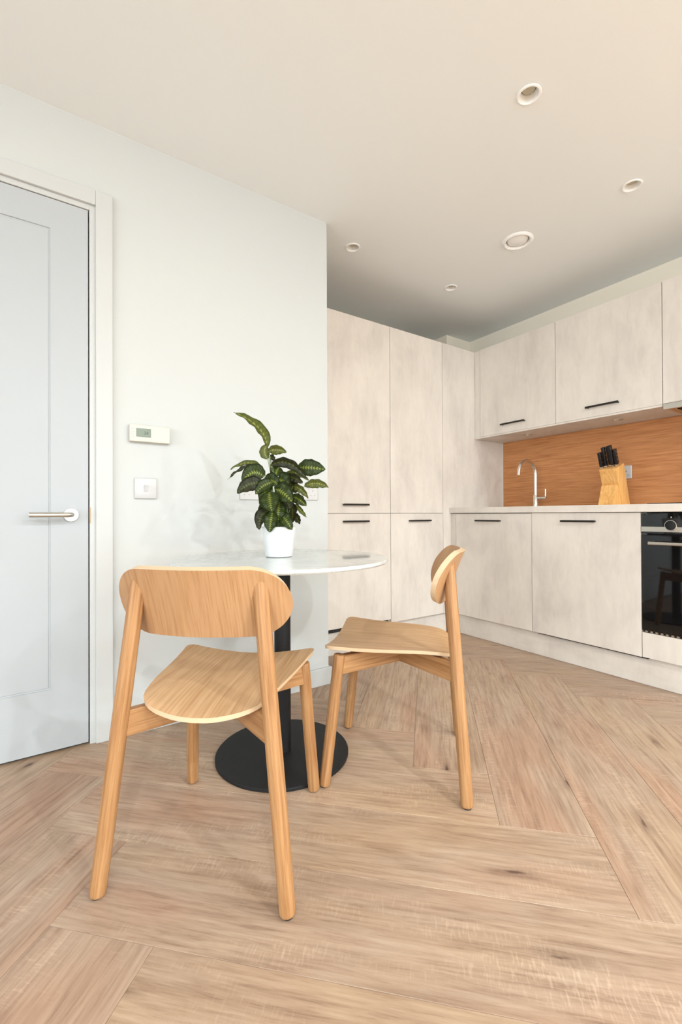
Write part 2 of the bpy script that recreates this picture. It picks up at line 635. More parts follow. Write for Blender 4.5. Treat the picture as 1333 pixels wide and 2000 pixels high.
HG = 0.0003
full_poly = [(-PL / 2 + HG, -PW / 2 + HG), (PL / 2 - HG, -PW / 2 + HG), (PL / 2 - HG, PW / 2 - HG), (-PL / 2 + HG, PW / 2 - HG)]
full_mesh = plank_mesh(full_poly)
S = math.sqrt(0.5)
floor_off = world_of(floor)
rx0, rx1, ry0, ry1 = -3.2, XB, -3.2, YB
for m_ in range(-5, 5):
    for k_ in range(-44, 44):
        for kind_ in (0, 1):
            if kind_ == 0:
                p0, q0, lp, lq = k_ * PW + m_ * PL, k_ * PW - m_ * PL, PL, PW
            else:
                p0, q0, lp, lq = k_ * PW + PL + m_ * PL, k_ * PW + PW - PL - m_ * PL, PW, PL
            cp, cq = p0 + lp / 2, q0 + lq / 2
            cx, cy = FX + (cp - cq) * S, FY + (cp + cq) * S
            ang = PI / 4 if kind_ == 0 else 3 * PI / 4
            ca, sa = math.cos(ang), math.sin(ang)
            wp = [(cx + x * ca - y * sa, cy + x * sa + y * ca) for x, y in full_poly]
            cl = clip_poly(wp, rx0, rx1, ry0, ry1)
            if len(cl) < 3:
                continue
            area = abs(sum(cl[i][0] * cl[(i + 1) % len(cl)][1] - cl[(i + 1) % len(cl)][0] * cl[i][1] for i in range(len(cl)))) / 2
            if area < 0.002:
                continue
            if area > (PL - 2 * HG) * (PW - 2 * HG) - 1e-6:
                me = full_mesh
            else:
                me = plank_mesh([((x - cx) * ca + (y - cy) * sa, -(x - cx) * sa + (y - cy) * ca) for x, y in cl])
            o = bpy.data.objects.new('plank', me)
            COL.objects.link(o)
            o.parent = floor
            o.location = Vector((cx, cy, 0)) - floor_off
            o.rotation_euler = (0, 0, ang)

# ceiling sheet with the holes for the recessed fittings
DOWNLIGHTS = [(1.478, 0.949), (2.289, 0.947), (1.483, 2.061), (2.298, 2.062)]
VENT = (2.216, 1.498)
bm = bmesh.new()
edges = []


def loop(pts, z):
    vs = [bm.verts.new((x, y, z)) for x, y in pts]
    return [bm.edges.new((vs[i], vs[(i + 1) % len(vs)])) for i in range(len(vs))]


edges += loop([(X0, Y0), (XB + 0.15, Y0), (XB + 0.15, YB + 0.15), (X0, YB + 0.15)], ZC)
for (cx, cy), r in [(d, 0.036) for d in DOWNLIGHTS] + [(VENT, 0.072)]:
    edges += loop([(cx + r * math.cos(2 * PI * k / 32), cy + r * math.sin(2 * PI * k / 32)) for k in range(32)], ZC)
bmesh.ops.triangle_fill(bm, use_beauty=True, edges=edges)
add_box(bm, X0, XB + 0.15, Y0, YB + 0.15, ZC + 0.12, ZC + 0.2)
ceiling = from_bm('ceiling', bm, M_CEIL)
tag(ceiling, 'smooth off-white plasterboard ceiling', 'ceiling', kind='structure')

# left wall: block with the doorway, its right end is the outer corner
DX0, DX1, DZ = -0.640, 0.164, 2.072           # doorway opening
bm = bmesh.new()
add_box(bm, X0, DX0, YL, YB, 0, ZC)
add_box(bm, DX1, XC, YL, YB, 0, ZC)
add_box(bm, DX0, DX1, YL, YB, DZ, ZC)
add_box(bm, DX0, DX1, YL + 0.25, YB, 0, DZ)
tag(from_bm('wall_left', bm, M_WALL), 'smooth white wall with the door in it', 'wall', kind='structure')
tag(box('wall_back', XC, XB, YB, YB + 0.15, 0, ZC, M_WALLK), 'white wall behind the tall cabinets', 'wall', kind='structure')
tag(box('wall_right', XB, XB + 0.15, Y0, YB + 0.15, 0, ZC, M_WALLK), 'white wall above and behind the kitchen run', 'wall', kind='structure')
# boxed-in pipe corner above the tall cabinets
tag(box('trim_1', 2.874, XB, 2.630, YB, 2.149, ZC, M_WALLK), 'white boxed-in corner between tall cabinets and ceiling', 'boxing', kind='structure')


def wall_with_opening(name, axis, c0, c1, a0, a1, o0, o1, oz0, oz1, label):
    bm = bmesh.new()
    for s0, s1, z0, z1 in ((a0, o0, 0, ZC), (o1, a1, 0, ZC), (o0, o1, 0, oz0), (o0, o1, oz1, ZC)):
        if s1 - s0 < 1e-4 or z1 - z0 < 1e-4:
            continue
        if axis == 'y':
            add_box(bm, s0, s1, c0, c1, z0, z1)
        else:
            add_box(bm, c0, c1, s0, s1, z0, z1)
    return tag(from_bm(name, bm, M_WALL), label, 'wall', kind='structure')


wall_with_opening('wall_front', 'y', Y0 - 0.15, Y0, X0, XB + 0.15, -0.5, 3.1, 0.06, 2.2, 'white wall with the wide glazed opening')
wall_with_opening('wall_far_left', 'x', X0 - 0.15, X0, Y0 - 0.15, YB + 0.15, -5.7, 0.5, 0.3, 2.2, 'white side wall with the added window')
for nm, axis, c, a0, a1, z0, z1, n in (('window_1', 'y', Y0 - 0.03, -0.5, 3.1, 0.06, 2.2, 4), ('added_window_2', 'x', X0 - 0.03, -5.7, 0.5, 0.3, 2.2, 6)):  # the second window is added to bring light onto the kitchen fronts
    bm = bmesh.new()
    t = 0.03

    def fb(s0, s1, za, zb):
        if axis == 'y':
            add_box(bm, s0, s1, c - t, c + t - 0.005, za, zb, 0.003, 1)
        else:
            add_box(bm, c - t, c + t - 0.005, s0, s1, za, zb, 0.003, 1)
    fb(a0, a1, z0, z0 + 0.06)
    fb(a0, a1, z1 - 0.06, z1)
    for i in range(n + 1):
        s = a0 + (a1 - a0 - 0.06) * i / n
        fb(s, s + 0.06, z0 + 0.06, z1 - 0.06)
    tag(from_bm(nm, bm, M_TRIM), 'unseen white framed window behind the camera', 'window', kind='structure')

# skirting along the left wall, returning round the corner
bm = bmesh.new()
add_box(bm, 0.237, XC + 0.014, YL - 0.016, YL, 0, 0.088, 0.003, 2)
add_box(bm, XC, XC + 0.014, YL, YT + 0.03, 0, 0.088, 0.003, 2)
tag(from_bm('baseboard_left', bm, M_TRIM), 'white square-edged skirting under the white wall', 'skirting', kind='structure')
box_b = box('baseboard_far_left', X0, -0.715, YL - 0.016, YL, 0, 0.088, M_TRIM, bev=0.003)
tag(box_b, 'white skirting left of the door', 'skirting', kind='structure')

# door lining and architrave
trim = empty('trim_2', (-0.24, YL, 0), 'white door lining and flat architrave', 'door frame', kind='structure')
bm = bmesh.new()
AZ = 2.142
for x0, x1, z0, z1 in ((0.176, 0.236, 0, AZ), (-0.714, -0.652, 0, AZ), (-0.652, 0.176, DZ + 0.012, AZ)):
    add_box(bm, x0, x1, YL - 0.014, YL + 0.001, z0, z1, 0.003, 2)
from_bm('architrave', bm, M_TRIM, trim)
bm = bmesh.new()
add_box(bm, 0.1555, 0.178, YL - 0.0005, YL + 0.13, 0, DZ + 0.012, 0.0015, 1)
add_box(bm, -0.652, -0.6285, YL - 0.0005, YL + 0.13, 0, DZ + 0.012, 0.0015, 1)
add_box(bm, -0.6285, 0.1555, YL - 0.0005, YL + 0.13, 2.0645, DZ + 0.012, 0.0015, 1)
add_box(bm, -0.6285, 0.1555, YL + 0.05, YL + 0.13, 2.04, 2.0645)
add_box(bm, 0.132, 0.1555, YL + 0.05, YL + 0.13, 0, 2.0645)
add_box(bm, -0.6285, -0.607, YL + 0.05, YL + 0.13, 0, 2.0645)
from_bm('door_lining', bm, M_TRIM, trim)
sp = box('strike_plate', 0.1545, 0.1585, YL - 0.002, YL + 0.02, 0.850, 0.912, M_BRASS, trim, 0.0005, 1)
sp['label'] = 'small brass strike plate in the door lining'
tag(box('threshold', -0.6285, 0.1555, YL + 0.02, YL + 0.13, 0.0, 0.004, M_DARK, trim))

# door leaf: a flat stile-and-rail frame round one long recessed panel
door = empty('door_1', (-0.24, YL + 0.002, 0.010), 'white one-panel door with a brushed steel lever handle', 'door', kind='structure')
LX0, LX1, LZ0, LZ1 = -0.6245, 0.1510, 0.010, 2.0610
PX0, PX1, PZ0, PZ1 = -0.5025, 0.0290, 0.236, 1.951
YD = YL + 0.002
bm = bmesh.new()
add_box(bm, LX0, LX1, YD, YD + 0.042, LZ0, PZ0)
add_box(bm, LX0, LX1, YD, YD + 0.042, PZ1, LZ1)
add_box(bm, LX0, PX0, YD, YD + 0.042, PZ0, PZ1)
add_box(bm, PX1, LX1, YD, YD + 0.042, PZ0, PZ1)
bmesh.ops.remove_doubles(bm, verts=bm.verts, dist=1e-5)
# routed bead between frame and panel
for (a, b_) in (((PX0, PZ0), (PX1, PZ0)), ((PX1, PZ0), (PX1, PZ1)), ((PX1, PZ1), (PX0, PZ1)), ((PX0, PZ1), (PX0, PZ0))):
    cx_, cz_ = (PX0 + PX1) / 2, (PZ0 + PZ1) / 2
    def ins(p, d):
        return (p[0] + d * (1 if p[0] < cx_ else -1), p[1] + d * (1 if p[1] < cz_ else -1))
    prof = [(0.0, 0.0), (0.0015, 0.005), (0.005, 0.0055), (0.0075, 0.0035)]
    prev = None
    for d_, dep in prof:
        pa, pb = ins(a, d_), ins(b_, d_)
        cur = (bm.verts.new((pa[0], YD + dep, pa[1])), bm.verts.new((pb[0], YD + dep, pb[1])))
        if prev:
            bm.faces.new((prev[0], prev[1], cur[1], cur[0]))
        prev = cur
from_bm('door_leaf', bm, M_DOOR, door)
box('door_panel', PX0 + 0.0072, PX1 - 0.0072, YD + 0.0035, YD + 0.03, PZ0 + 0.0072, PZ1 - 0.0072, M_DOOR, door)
# lever handle
hx, hz = 0.094, 0.883
ROTY = Matrix.Translation((hx, YD, hz)) @ Matrix.Rotation(PI / 2, 4, 'X')
h = tube('lever_handle', [(hx, YD - 0.006, hz), (hx, YD - 0.045, hz), (hx - 0.003, YD - 0.053, hz), (hx - 0.012, YD - 0.057, hz), (hx - 0.03, YD - 0.058, hz), (-0.035, YD - 0.058, hz)], 0.0095, M_STEEL, door, 20)
h['label'] = 'brushed steel straight lever handle'
bm = bmesh.new()
add_lathe(bm, [(0, 0), (0.026, 0), (0.026, 0.006), (0.0245, 0.008), (0.014, 0.0085), (0.0135, 0.011), (0, 0.011)], 0, 0, 40)
bmesh.ops.transform(bm, matrix=ROTY, verts=bm.verts)
from_bm('rose', bm, M_STEEL, h, True, True, 35)

# ------------------------------------------------------------------ things on the white wall
# thermostat
th = empty('thermostat', (0.371, YL, 1.180), 'cream wall thermostat with a small green-grey display', 'thermostat')
bm = bmesh.new()
add_box(bm, 0.293, 0.449, YL - 0.026, YL - 0.001, 1.178, 1.247, 0.004, 3)
from_bm('housing', bm, M_CREAM, th)
box('back_plate', 0.297, 0.445, YL - 0.003, YL, 1.182, 1.243, M_PLASTIC, th)
dsp = box('display', 0.3175, 0.373, YL - 0.0275, YL - 0.024, 1.1975, 1.232, M_LCD, th, 0.0006, 1)
dsp['label'] = 'green-grey display'
cu = bpy.data.curves.new('digits', 'FONT')
cu.body = '24'
cu.size = 0.017
cu.extrude = 0.0002
cu.shear = 0.1
to = bpy.data.objects.new('tmp_text', cu)
COL.objects.link(to)
me = bpy.data.meshes.new_from_object(to.evaluated_get(bpy.context.evaluated_depsgraph_get()))
bpy.data.objects.remove(to)
dg = link('digits', me, dsp, (M_LCDTXT,))
dg.rotation_euler = (PI / 2, 0, 0)
dg.location = Vector((0.3455, YL - 0.0277, 1.208)) - world_of(th)
for i in range(4):
    box('button', 0.3005, 0.3095, YL - 0.0275, YL - 0.0255, 1.1935 + i * 0.0115, 1.2010 + i * 0.0115, M_PLASTIC, th, 0.0008, 1)

# light switch
ls = empty('light_switch', (0.356, YL, 0.949), 'white single light switch below the thermostat', 'switch')
bm = bmesh.new()
add_box(bm, 0.3135, 0.3995, YL - 0.009, YL - 0.0005, 0.9475, 1.0325, 0.004, 3)
from_bm('switch_plate', bm, M_PLASTIC, ls, True, True, 40)
bm = bmesh.new()
add_prism(bm, [(0.0, 0.0), (0.004, 0.001), (0.0095, 0.026), (0.0, 0.026)], -0.007, 0.007)
bmesh.ops.transform(bm, matrix=Matrix.Translation((0.3565, YL - 0.008, 0.977)) @ Matrix.Rotation(-PI / 2, 4, 'Z'), verts=bm.verts)
from_bm('rocker', bm, M_PLASTIC, ls)
for xx in (0.3255, 0.3875):
    lathe('screw_cap', [(0, 0), (0.0028, 0), (0.0024, 0.0008), (0, 0.001)], 0, 0, M_PLASTIC, ls, 12, 35,
          Matrix.Translation((xx, YL - 0.009, 0.990)) @ Matrix.Rotation(PI / 2, 4, 'X'))


def double_socket(loc, rotz, label, pins=None):
    """British double socket, plate in the x-z plane facing local -y."""
    t = empty('wall_socket', loc, label, 'socket', None, rotz)
    bm = bmesh.new()
    add_box(bm, -0.073, 0.073, -0.009, -0.0005, 0, 0.086, 0.0035, 2)
    from_bm('socket_plate', bm, M_PLASTIC, t, False, False)
    for s in (-1, 1):
        bm = bmesh.new()
        add_box(bm, s * 0.018 - 0.0055, s * 0.018 + 0.0055, -0.0125, -0.007, 0.056, 0.076, 0.001, 1)
        from_bm('switch_rocker', bm, M_PLASTIC, t, False, False)
        bm = bmesh.new()
        add_box(bm, s * 0.041 - 0.002, s * 0.041 + 0.002, -0.0095, -0.006, 0.044, 0.052)
        add_box(bm, s * 0.041 - 0.0145, s * 0.041 - 0.0085, -0.0095, -0.006, 0.022, 0.0255)
        add_box(bm, s * 0.041 + 0.0085, s * 0.041 + 0.0145, -0.0095, -0.006, 0.022, 0.0255)
        from_bm('pin_holes', bm, pins or M_PINS, t, False, False)
    return t


double_socket((0.834, YL, 0.950), 0, 'white double socket left of the plant on the white wall')
double_socket((1.107, YL, 0.953), 0, 'white double socket by the wall corner, right of the plant')

# ------------------------------------------------------------------ kitchen


def bar_handle(parent, p0, p1, out, drop=0.0):
    """Slim black bar between p0 and p1 (points on the door face), standing off along out."""
    p0, p1, out = Vector(p0), Vector(p1), Vector(out)
    d = (p1 - p0).normalized()
    bm = bmesh.new()
    o = out.normalized()
    a, b_ = p0 + o * 0.024, p1 + o * 0.024
    lo = Vector((min(a.x, b_.x) - 0.004 * abs(o.x), min(a.y, b_.y) - 0.004 * abs(o.y), a.z - 0.0058))
    hi = Vector((max(a.x, b_.x) + 0.004 * abs(o.x), max(a.y, b_.y) + 0.004 * abs(o.y), a.z + 0.0058))
    add_box(bm, lo.x, hi.x, lo.y, hi.y, lo.z, hi.z, 0.0022, 2)
    for q in (p0 + d * 0.010, p1 - d * 0.010):
        e = q + o * 0.024
        hw = 0.0045
        x0, x1 = sorted((q.x, e.x))
        y0, y1 = sorted((q.y, e.y))
        if abs(o.x) > 0.5:
            y0, y1 = q.y - hw, q.y + hw
        else:
            x0, x1 = q.x - hw, q.x + hw
        add_box(bm, x0, x1, y0, y1, q.z - hw, q.z + hw, 0.001, 1)
    hnd = from_bm('bar_handle', bm, M_HANDLE, parent)
    hnd['label'] = 'black bar handle'
    return hnd


def cabinet(name, x0, x1, y0, y1, z0, z1, label, cat, group=None, mat=None):
    t = empty(name, ((x0 + x1) / 2, (y0 + y1) / 2, z0), label, cat, group)
    box('carcass', x0, x1, y0, y1, z0, z1, mat or M_FRONT, t, 0.0005, 1)
    return t


G = 0.0017   # half gap between fronts
# --- tall units against the back wall
t1 = cabinet('tall_cabinet', 1.349, 1.9535, YT + 0.021, YB - 0.001, 0.155, 2.1465,
             'tall limewashed cabinet beside the white wall corner, handles on both doors', 'cabinet', 'tall limewashed cabinets')
d = box('door', 1.349 + G, 1.955 - G, YT, YT + 0.019, 0.887 + 0.0005, 2.1475, M_FRONT, t1, 0.0008, 1)
bar_handle(d, (1.559, YT, 0.942), (1.757, YT, 0.942), (0, -1, 0))
d = box('door', 1.349 + G, 1.955 - G, YT, YT + 0.019, 0.172, 0.885 - 0.0005, M_FRONT, t1, 0.0008, 1)
bar_handle(d, (1.559, YT, 0.836), (1.757, YT, 0.836), (0, -1, 0))
v = box('vent_strip', 1.36, 1.945, YT + 0.016, YT + 0.034, 0.147, 0.170, M_DARK, t1)
v['label'] = 'black ventilation strip under the lower door'
v.parent = t1
t2 = cabinet('tall_cabinet', 1.9565, 2.459, YT + 0.021, YB - 0.001, 0.150, 2.1465,
             'tall limewashed cabinet beside the corner panel, handle on its lower door only', 'cabinet', 'tall limewashed cabinets')
d = box('door', 1.955 + G, 2.461 - G, YT, YT + 0.019, 0.887 + 0.0005, 2.1475, M_FRONT, t2, 0.0008, 1)
d = box('door', 1.955 + G, 2.461 - G, YT, YT + 0.019, 0.150, 0.885 - 0.0005, M_FRONT, t2, 0.0008, 1)
bar_handle(d, (2.114, YT, 0.8345), (2.317, YT, 0.8345), (0, -1, 0))
tag(box('filler_panel', XC + 0.001, 1.3475, YT + 0.002, YT + 0.02, 0.150, 2.1475, M_FRONT, None, 0.0005, 1),
    'narrow limewashed filler between white wall and tall cabinets', 'panel')
tag(box('corner_panel', 2.4625, XB - 0.001, YT + 0.0005, YT + 0.0195, 0.150, 2.1475, M_FRONT, None, 0.0005, 1),
    'tall limewashed panel in the kitchen corner, worktop butting against it', 'panel')
M_PLINTH = front_material('limewashed_plinth', (2.0, 2.0, 7))
tag(box('tall_plinth', XC + 0.016, XP, YTP, YTP + 0.018, 0.0, 0.1465, M_PLINTH), 'limewashed kickboard under the tall cabinets', 'plinth')

# --- base run
YE = -0.80      # where the run ends, outside the frame
base_units = []
YS = [2.247, 1.635, 1.023, 0.413, -0.197, YE]
b1 = cabinet('base_cabinet', XD + 0.021, XB - 0.001, YS[1], YS[0] + 0.04, 0.150, 0.8825,
             'limewashed base cabinet under the tap, beside the kitchen corner', 'cabinet', 'limewashed base cabinets', )
d = box('door', XD, XD + 0.019, YS[1] + G, YS[0] - G, 0.1455, 0.8810, M_FRONT, b1, 0.0008, 1)
bar_handle(d, (XD, 1.853, 0.833), (XD, 2.055, 0.833), (-1, 0, 0))
box('filler', XD + 0.004, XD + 0.020, YS[0] + G, YT - 0.001, 0.1455, 0.8815, M_FRONT, b1, 0.0005, 1)
b2 = cabinet('base_cabinet', XD + 0.021, XB - 0.001, YS[2] + 0.0005, YS[1] - 0.0005, 0.150, 0.8825,
             'limewashed base cabinet between the tap cabinet and the oven, black strip below its door', 'cabinet', 'limewashed base cabinets')
d = box('door', XD, XD + 0.019, YS[2] + G, YS[1] - G, 0.1455, 0.8840, M_FRONT, b2, 0.0008, 1)
bar_handle(d, (XD, 1.241, 0.836), (XD, 1.437, 0.836), (-1, 0, 0))
v = box('vent_strip', XD + 0.003, XD + 0.026, 0.996, 1.598, 0.1405, 0.1448, M_DARK, b2)
v['label'] = 'black steel strip under the door'
# oven housing: side gables and a drawer front below the oven
oh = empty('oven_housing', (2.86, 0.718, 0.150), 'limewashed oven housing with a plain front below the oven', 'cabinet')
bm = bmesh.new()
add_box(bm, XD + 0.021, XB - 0.001, 1.006, 1.0225, 0.150, 0.8825)
add_box(bm, XD + 0.021, XB - 0.001, 0.4135, 0.430, 0.150, 0.8825)
add_box(bm, XD + 0.021, XB - 0.001, 0.430, 1.006, 0.150, 0.262)
from_bm('carcass', bm, M_FRONT, oh)
box('drawer_front', XD, XD + 0.019, 0.413 + G, 1.023 - G, 0.1470, 0.2735, M_FRONT, oh, 0.0008, 1)
for i in (3, 4):
    bb = cabinet('base_cabinet', XD + 0.021, XB - 0.001, YS[i + 1] + 0.0005, YS[i] - 0.0005, 0.150, 0.8825,
                 'limewashed base cabinet right of the oven' if i == 3 else 'limewashed base cabinet at the open end of the run', 'cabinet', 'limewashed base cabinets')
    d = box('door', XD, XD + 0.019, YS[i + 1] + G, YS[i] - G, 0.1455, 0.8810, M_FRONT, bb, 0.0008, 1)
    c = (YS[i] + YS[i + 1]) / 2
    bar_handle(d, (XD, c - 0.1, 0.833), (XD, c + 0.1, 0.833), (-1, 0, 0))
tag(box('base_plinth', XP, XP + 0.018, YE, YTP - 0.001, 0.0015, 0.1465, M_PLINTH), 'limewashed kickboard under the base cabinets and oven', 'plinth')

# worktop with a cut-out for the sink
SX0, SX1, SY0, SY1 = 2.66, 3.00, 1.70, 2.16
bm = bmesh.new()
WX0, WX1, WY0, WY1, WZ0, WZ1 = XD - 0.015, XB - 0.001, YE - 0.01, YT - 0.001, 0.8865, 0.9262
xs, ys = [WX0, SX0, SX1, WX1], [WY0, SY0, SY1, WY1]
grid = {}
for zi, z in enumerate((WZ0, WZ1)):
    for i, x in enumerate(xs):
        for j, y in enumerate(ys):
            grid[i, j, zi] = bm.verts.new((x, y, z))
for i in range(3):
    for j in range(3):
        if (i, j) == (1, 1):
            continue
        for zi in (0, 1):
            f = [grid[i, j, zi], grid[i + 1, j, zi], grid[i + 1, j + 1, zi], grid[i, j + 1, zi]]
            bm.faces.new(f if zi else list(reversed(f)))
for i in range(3):
    for j in (0, 3):
        bm.faces.new((grid[i, j, 0], grid[i + 1, j, 0], grid[i + 1, j, 1], grid[i, j, 1]))
for j in range(3):
    for i in (0, 3):
        bm.faces.new((grid[i, j, 0], grid[i, j + 1, 0], grid[i, j + 1, 1], grid[i, j, 1]))
for a, b_ in (((1, 1), (2, 1)), ((2, 1), (2, 2)), ((2, 2), (1, 2)), ((1, 2), (1, 1))):
    bm.faces.new((grid[a[0], a[1], 0], grid[b_[0], b_[1], 0], grid[b_[0], b_[1], 1], grid[a[0], a[1], 1]))
bmesh.ops.recalc_face_normals(bm, faces=bm.faces)
fe = [e for e in bm.edges if all(abs(v.co.x - WX0) < 1e-5 for v in e.verts) and abs(e.verts[0].co.z - e.verts[1].co.z) < 1e-5]
bmesh.ops.bevel(bm, geom=fe, offset=0.0015, segments=2, profile=0.5, affect='EDGES')
tag(from_bm('worktop', bm, M_TOP), 'long pale worktop over the base cabinets', 'worktop')

# sink bowl
bm = bmesh.new()
add_box(bm, SX0 - 0.012, SX0 + 0.004, SY0 - 0.012, SY1 + 0.012, 0.9265, 0.9285)
add_box(bm, SX1 - 0.004, SX1 + 0.012, SY0 - 0.012, SY1 + 0.012, 0.9265, 0.9285)
add_box(bm, SX0 + 0.004, SX1 - 0.004, SY0 - 0.012, SY0 + 0.004, 0.9265, 0.9285)
add_box(bm, SX0 + 0.004, SX1 - 0.004, SY1 - 0.004, SY1 + 0.012, 0.9265, 0.9285)
add_box(bm, SX0 + 0.001, SX0 + 0.003, SY0 + 0.001, SY1 - 0.001, 0.8875, 0.9265)
add_box(bm, SX1 - 0.003, SX1 - 0.001, SY0 + 0.001, SY1 - 0.001, 0.8875, 0.9265)
add_box(bm, SX0 + 0.001, SX1 - 0.001, SY0 + 0.001, SY0 + 0.003, 0.8875, 0.9265)
add_box(bm, SX0 + 0.001, SX1 - 0.001, SY1 - 0.003, SY1 - 0.001, 0.8875, 0.9265)
add_box(bm, SX0 + 0.001, SX1 - 0.001, SY0 + 0.001, SY1 - 0.001, 0.8845, 0.8875)
tag(from_bm('sink', bm, M_STEEL), 'shallow steel sink let into the worktop under the tap', 'sink')

# splashback
tag(box('splashback', XB - 0.011, XB - 0.0005, YE, YT - 0.012, 0.9268, 1.4615, M_SPLASH), 'warm brown oak splashback behind the worktop', 'splashback')
tag(box('splashback_trim', XB - 0.0115, XB - 0.0005, YT - 0.0115, YT - 0.0005, 0.9268, 1.4615, M_FRONT), 'slim pale edging strip at the left end of the splashback', 'trim')

# --- wall units
WZ_, WT = 1.4735, 2.1465
wall_specs = [(1.6330, 2.2400, 'limewashed wall cabinet nearest the corner, above the tap', (1.849, 2.045), 1.4735, 0.0),
              (1.0230, 1.6330, 'limewashed wall cabinet above the knife block', (1.238, 1.430), 1.4735, 0.0),
              (0.4130, 1.0230, 'limewashed wall cabinet over the extractor hood', None, 1.4760, 0.0),
              (-0.1970, 0.4130, 'limewashed wall cabinet right of the hood cabinet', (0.01, 0.206), 1.4735, 0.0)]
for i, (ya, yb, lab, hh, zb, _) in enumerate(wall_specs):
    t = cabinet('wall_cabinet', XW + 0.021, XB - 0.001, ya + 0.0006, yb - 0.0006 + (0.05 if i == 0 else 0), 1.4775, 2.1465, lab, 'cabinet', 'limewashed wall cabinets')
    d = box('door', XW, XW + 0.019, ya + G, yb - G, zb + 0.001, 2.1475, M_FRONT, t, 0.0008, 1)
    if hh:
        bar_handle(d, (XW, hh[0], 1.534), (XW, hh[1], 1.534), (-1, 0, 0))
    if i == 0:
        box('filler', XW + 0.004, XW + 0.020, yb + G, YT - 0.001, 1.4745, 2.1470, M_FRONT, t, 0.0005, 1)
up = empty('light_pelmet', (3.0, 1.66, 1.4625), 'pale panel closing the underside of the wall cabinets', 'panel')
bm = bmesh.new()
ed = []


def loop2(pts, z):
    vs = [bm.verts.new((x, y, z)) for x, y in pts]
    return [bm.edges.new((vs[i], vs[(i + 1) % len(vs)])) for i in range(len(vs))]


LEDS = [(2.975, 1.937), (2.972, 1.322)]
UX0, UX1, UY0, UY1 = XW, XB - 0.012, 1.0235, YT - 0.001
ed += loop2([(UX0, UY0), (UX1, UY0), (UX1, UY1), (UX0, UY1)], 1.4625)
for cx, cy in LEDS:
    ed += loop2([(cx + 0.026 * math.cos(2 * PI * k / 24), cy + 0.026 * math.sin(2 * PI * k / 24)) for k in range(24)], 1.4625)
bmesh.ops.triangle_fill(bm, use_beauty=True, edges=ed)
add_box(bm, UX0, UX1, UY0, UY1, 1.4690, 1.4733)
for a in ((UX0, UX0 + 0.0005, UY0, UY1), (UX0, UX1, UY0, UY0 + 0.0005)):
    add_box(bm, a[0], a[1], a[2], a[3], 1.4625, 1.4690)
from_bm('panel_board', bm, M_FRONT, up)
for i, (cx, cy) in enumerate(LEDS):
    t = empty('under_cabinet_light', (cx, cy, 1.4605), 'small recessed light under the wall cabinet above the ' + ('tap' if i == 0 else 'knife block'), 'light', 'under-cabinet lights')
    lathe('ring', [(0.025, 1.4660), (0.025, 1.4612), (0.0335, 1.4612), (0.0335, 1.4625)], cx, cy, M_STEEL, t, 32)
    lathe('lens', [(0, 1.4650), (0.0255, 1.4650), (0.0255, 1.4664), (0, 1.4664)], cx, cy, M_LAMP, t, 32)
box('far_under_panel', XW, XB - 0.012, -0.197, 0.4125, 1.4625, 1.4733, M_FRONT, up)

# extractor hood under the third wall unit
hood = empty('extractor_hood', (2.98, 0.718, 1.4435), 'slim steel extractor hood under the wall cabinet', 'hood')
bm = bmesh.new()
add_box(bm, XW - 0.004, XW + 0.014, 0.416, 1.0195, 1.4435, 1.4745, 0.001, 1)
f = from_bm('fascia', bm, M_STEEL, hood)
f['label'] = 'brushed steel front edge'
box('hood_body', XW + 0.0145, XB - 0.013, 0.418, 1.018, 1.4530, 1.4765, M_STEEL, hood)
box('filter', XW + 0.06, XB - 0.07, 0.46, 0.976, 1.4480, 1.4525, M_DARK, hood, 0.001, 1)
lathe('hood_switch', [(0, 1.4470), (0.008, 1.4470), (0.008, 1.4529), (0, 1.4529)], XW + 0.035, 0.955, M_DARK, hood, 16)

# --- oven
ov = empty('oven', (2.80, 0.720, 0.277), 'built-in black glass oven with a steel bar handle', 'oven')
OY0, OY1 = 0.4235, 1.0215
box('oven_body', XD + 0.022, XB - 0.08, 0.434, 1.002, 0.276, 0.872, M_DARK, ov)
cp = box('control_panel', XD - 0.001, XD + 0.020, OY0, OY1, 0.7760, 0.8795, M_BGLASS, ov, 0.001, 1)
s = box('steel_band', XD - 0.0035, XD - 0.0005, OY0, OY1, 0.7865, 0.8115, M_STEEL, cp, 0.0004, 1)
KY, KZ = 0.891, 0.8195
KR = Matrix.Translation((XD - 0.001, KY, KZ)) @ Matrix.Rotation(-PI / 2, 4, 'Y')
kn = lathe('control_knob', [(0, 0.0), (0.0235, 0.0), (0.0235, 0.008), (0.0215, 0.010), (0, 0.010)], 0, 0, M_BGLASS, cp, 40, 35, KR)
kr = lathe('knob_ring', [(0.0235, 0.0), (0.0275, 0.0), (0.0265, 0.009), (0.0255, 0.011), (0.0235, 0.011)], 0, 0, M_CHROME, cp, 40, 35, KR)
kr['label'] = 'bright metal ring round the knob'
tag_mark = box('knob_symbol', XD - 0.0014, XD - 0.0009, 0.8885, 0.8935, 0.8565, 0.8625, M_LAMP, cp)
dr = box('oven_door', XD - 0.001, XD + 0.019, OY0, OY1, 0.2860, 0.7720, M_BGLASS, ov, 0.0015, 1)
dr['label'] = 'black glass drop-down door'
bm = bmesh.new()
add_box(bm, XD - 0.045, XD - 0.033, 0.468, 0.977, 0.7230, 0.7385, 0.004, 3)
for yy in (0.50, 0.945):
    add_box(bm, XD - 0.036, XD - 0.001, yy - 0.006, yy + 0.006, 0.7255, 0.7360, 0.002, 1)
hd = from_bm('door_handle', bm, M_STEEL, dr)
hd['label'] = 'brushed steel bar handle'
for k in range(26):
    box('vent_slat', XD + 0.001, XD + 0.012, OY0 + 0.01 + k * 0.0225, OY0 + 0.022 + k * 0.0225, 0.2760, 0.2845, M_STEEL, ov)
box('vent_recess', XD + 0.0125, XD + 0.018, OY0, OY1, 0.2755, 0.2855, M_DARK, ov)

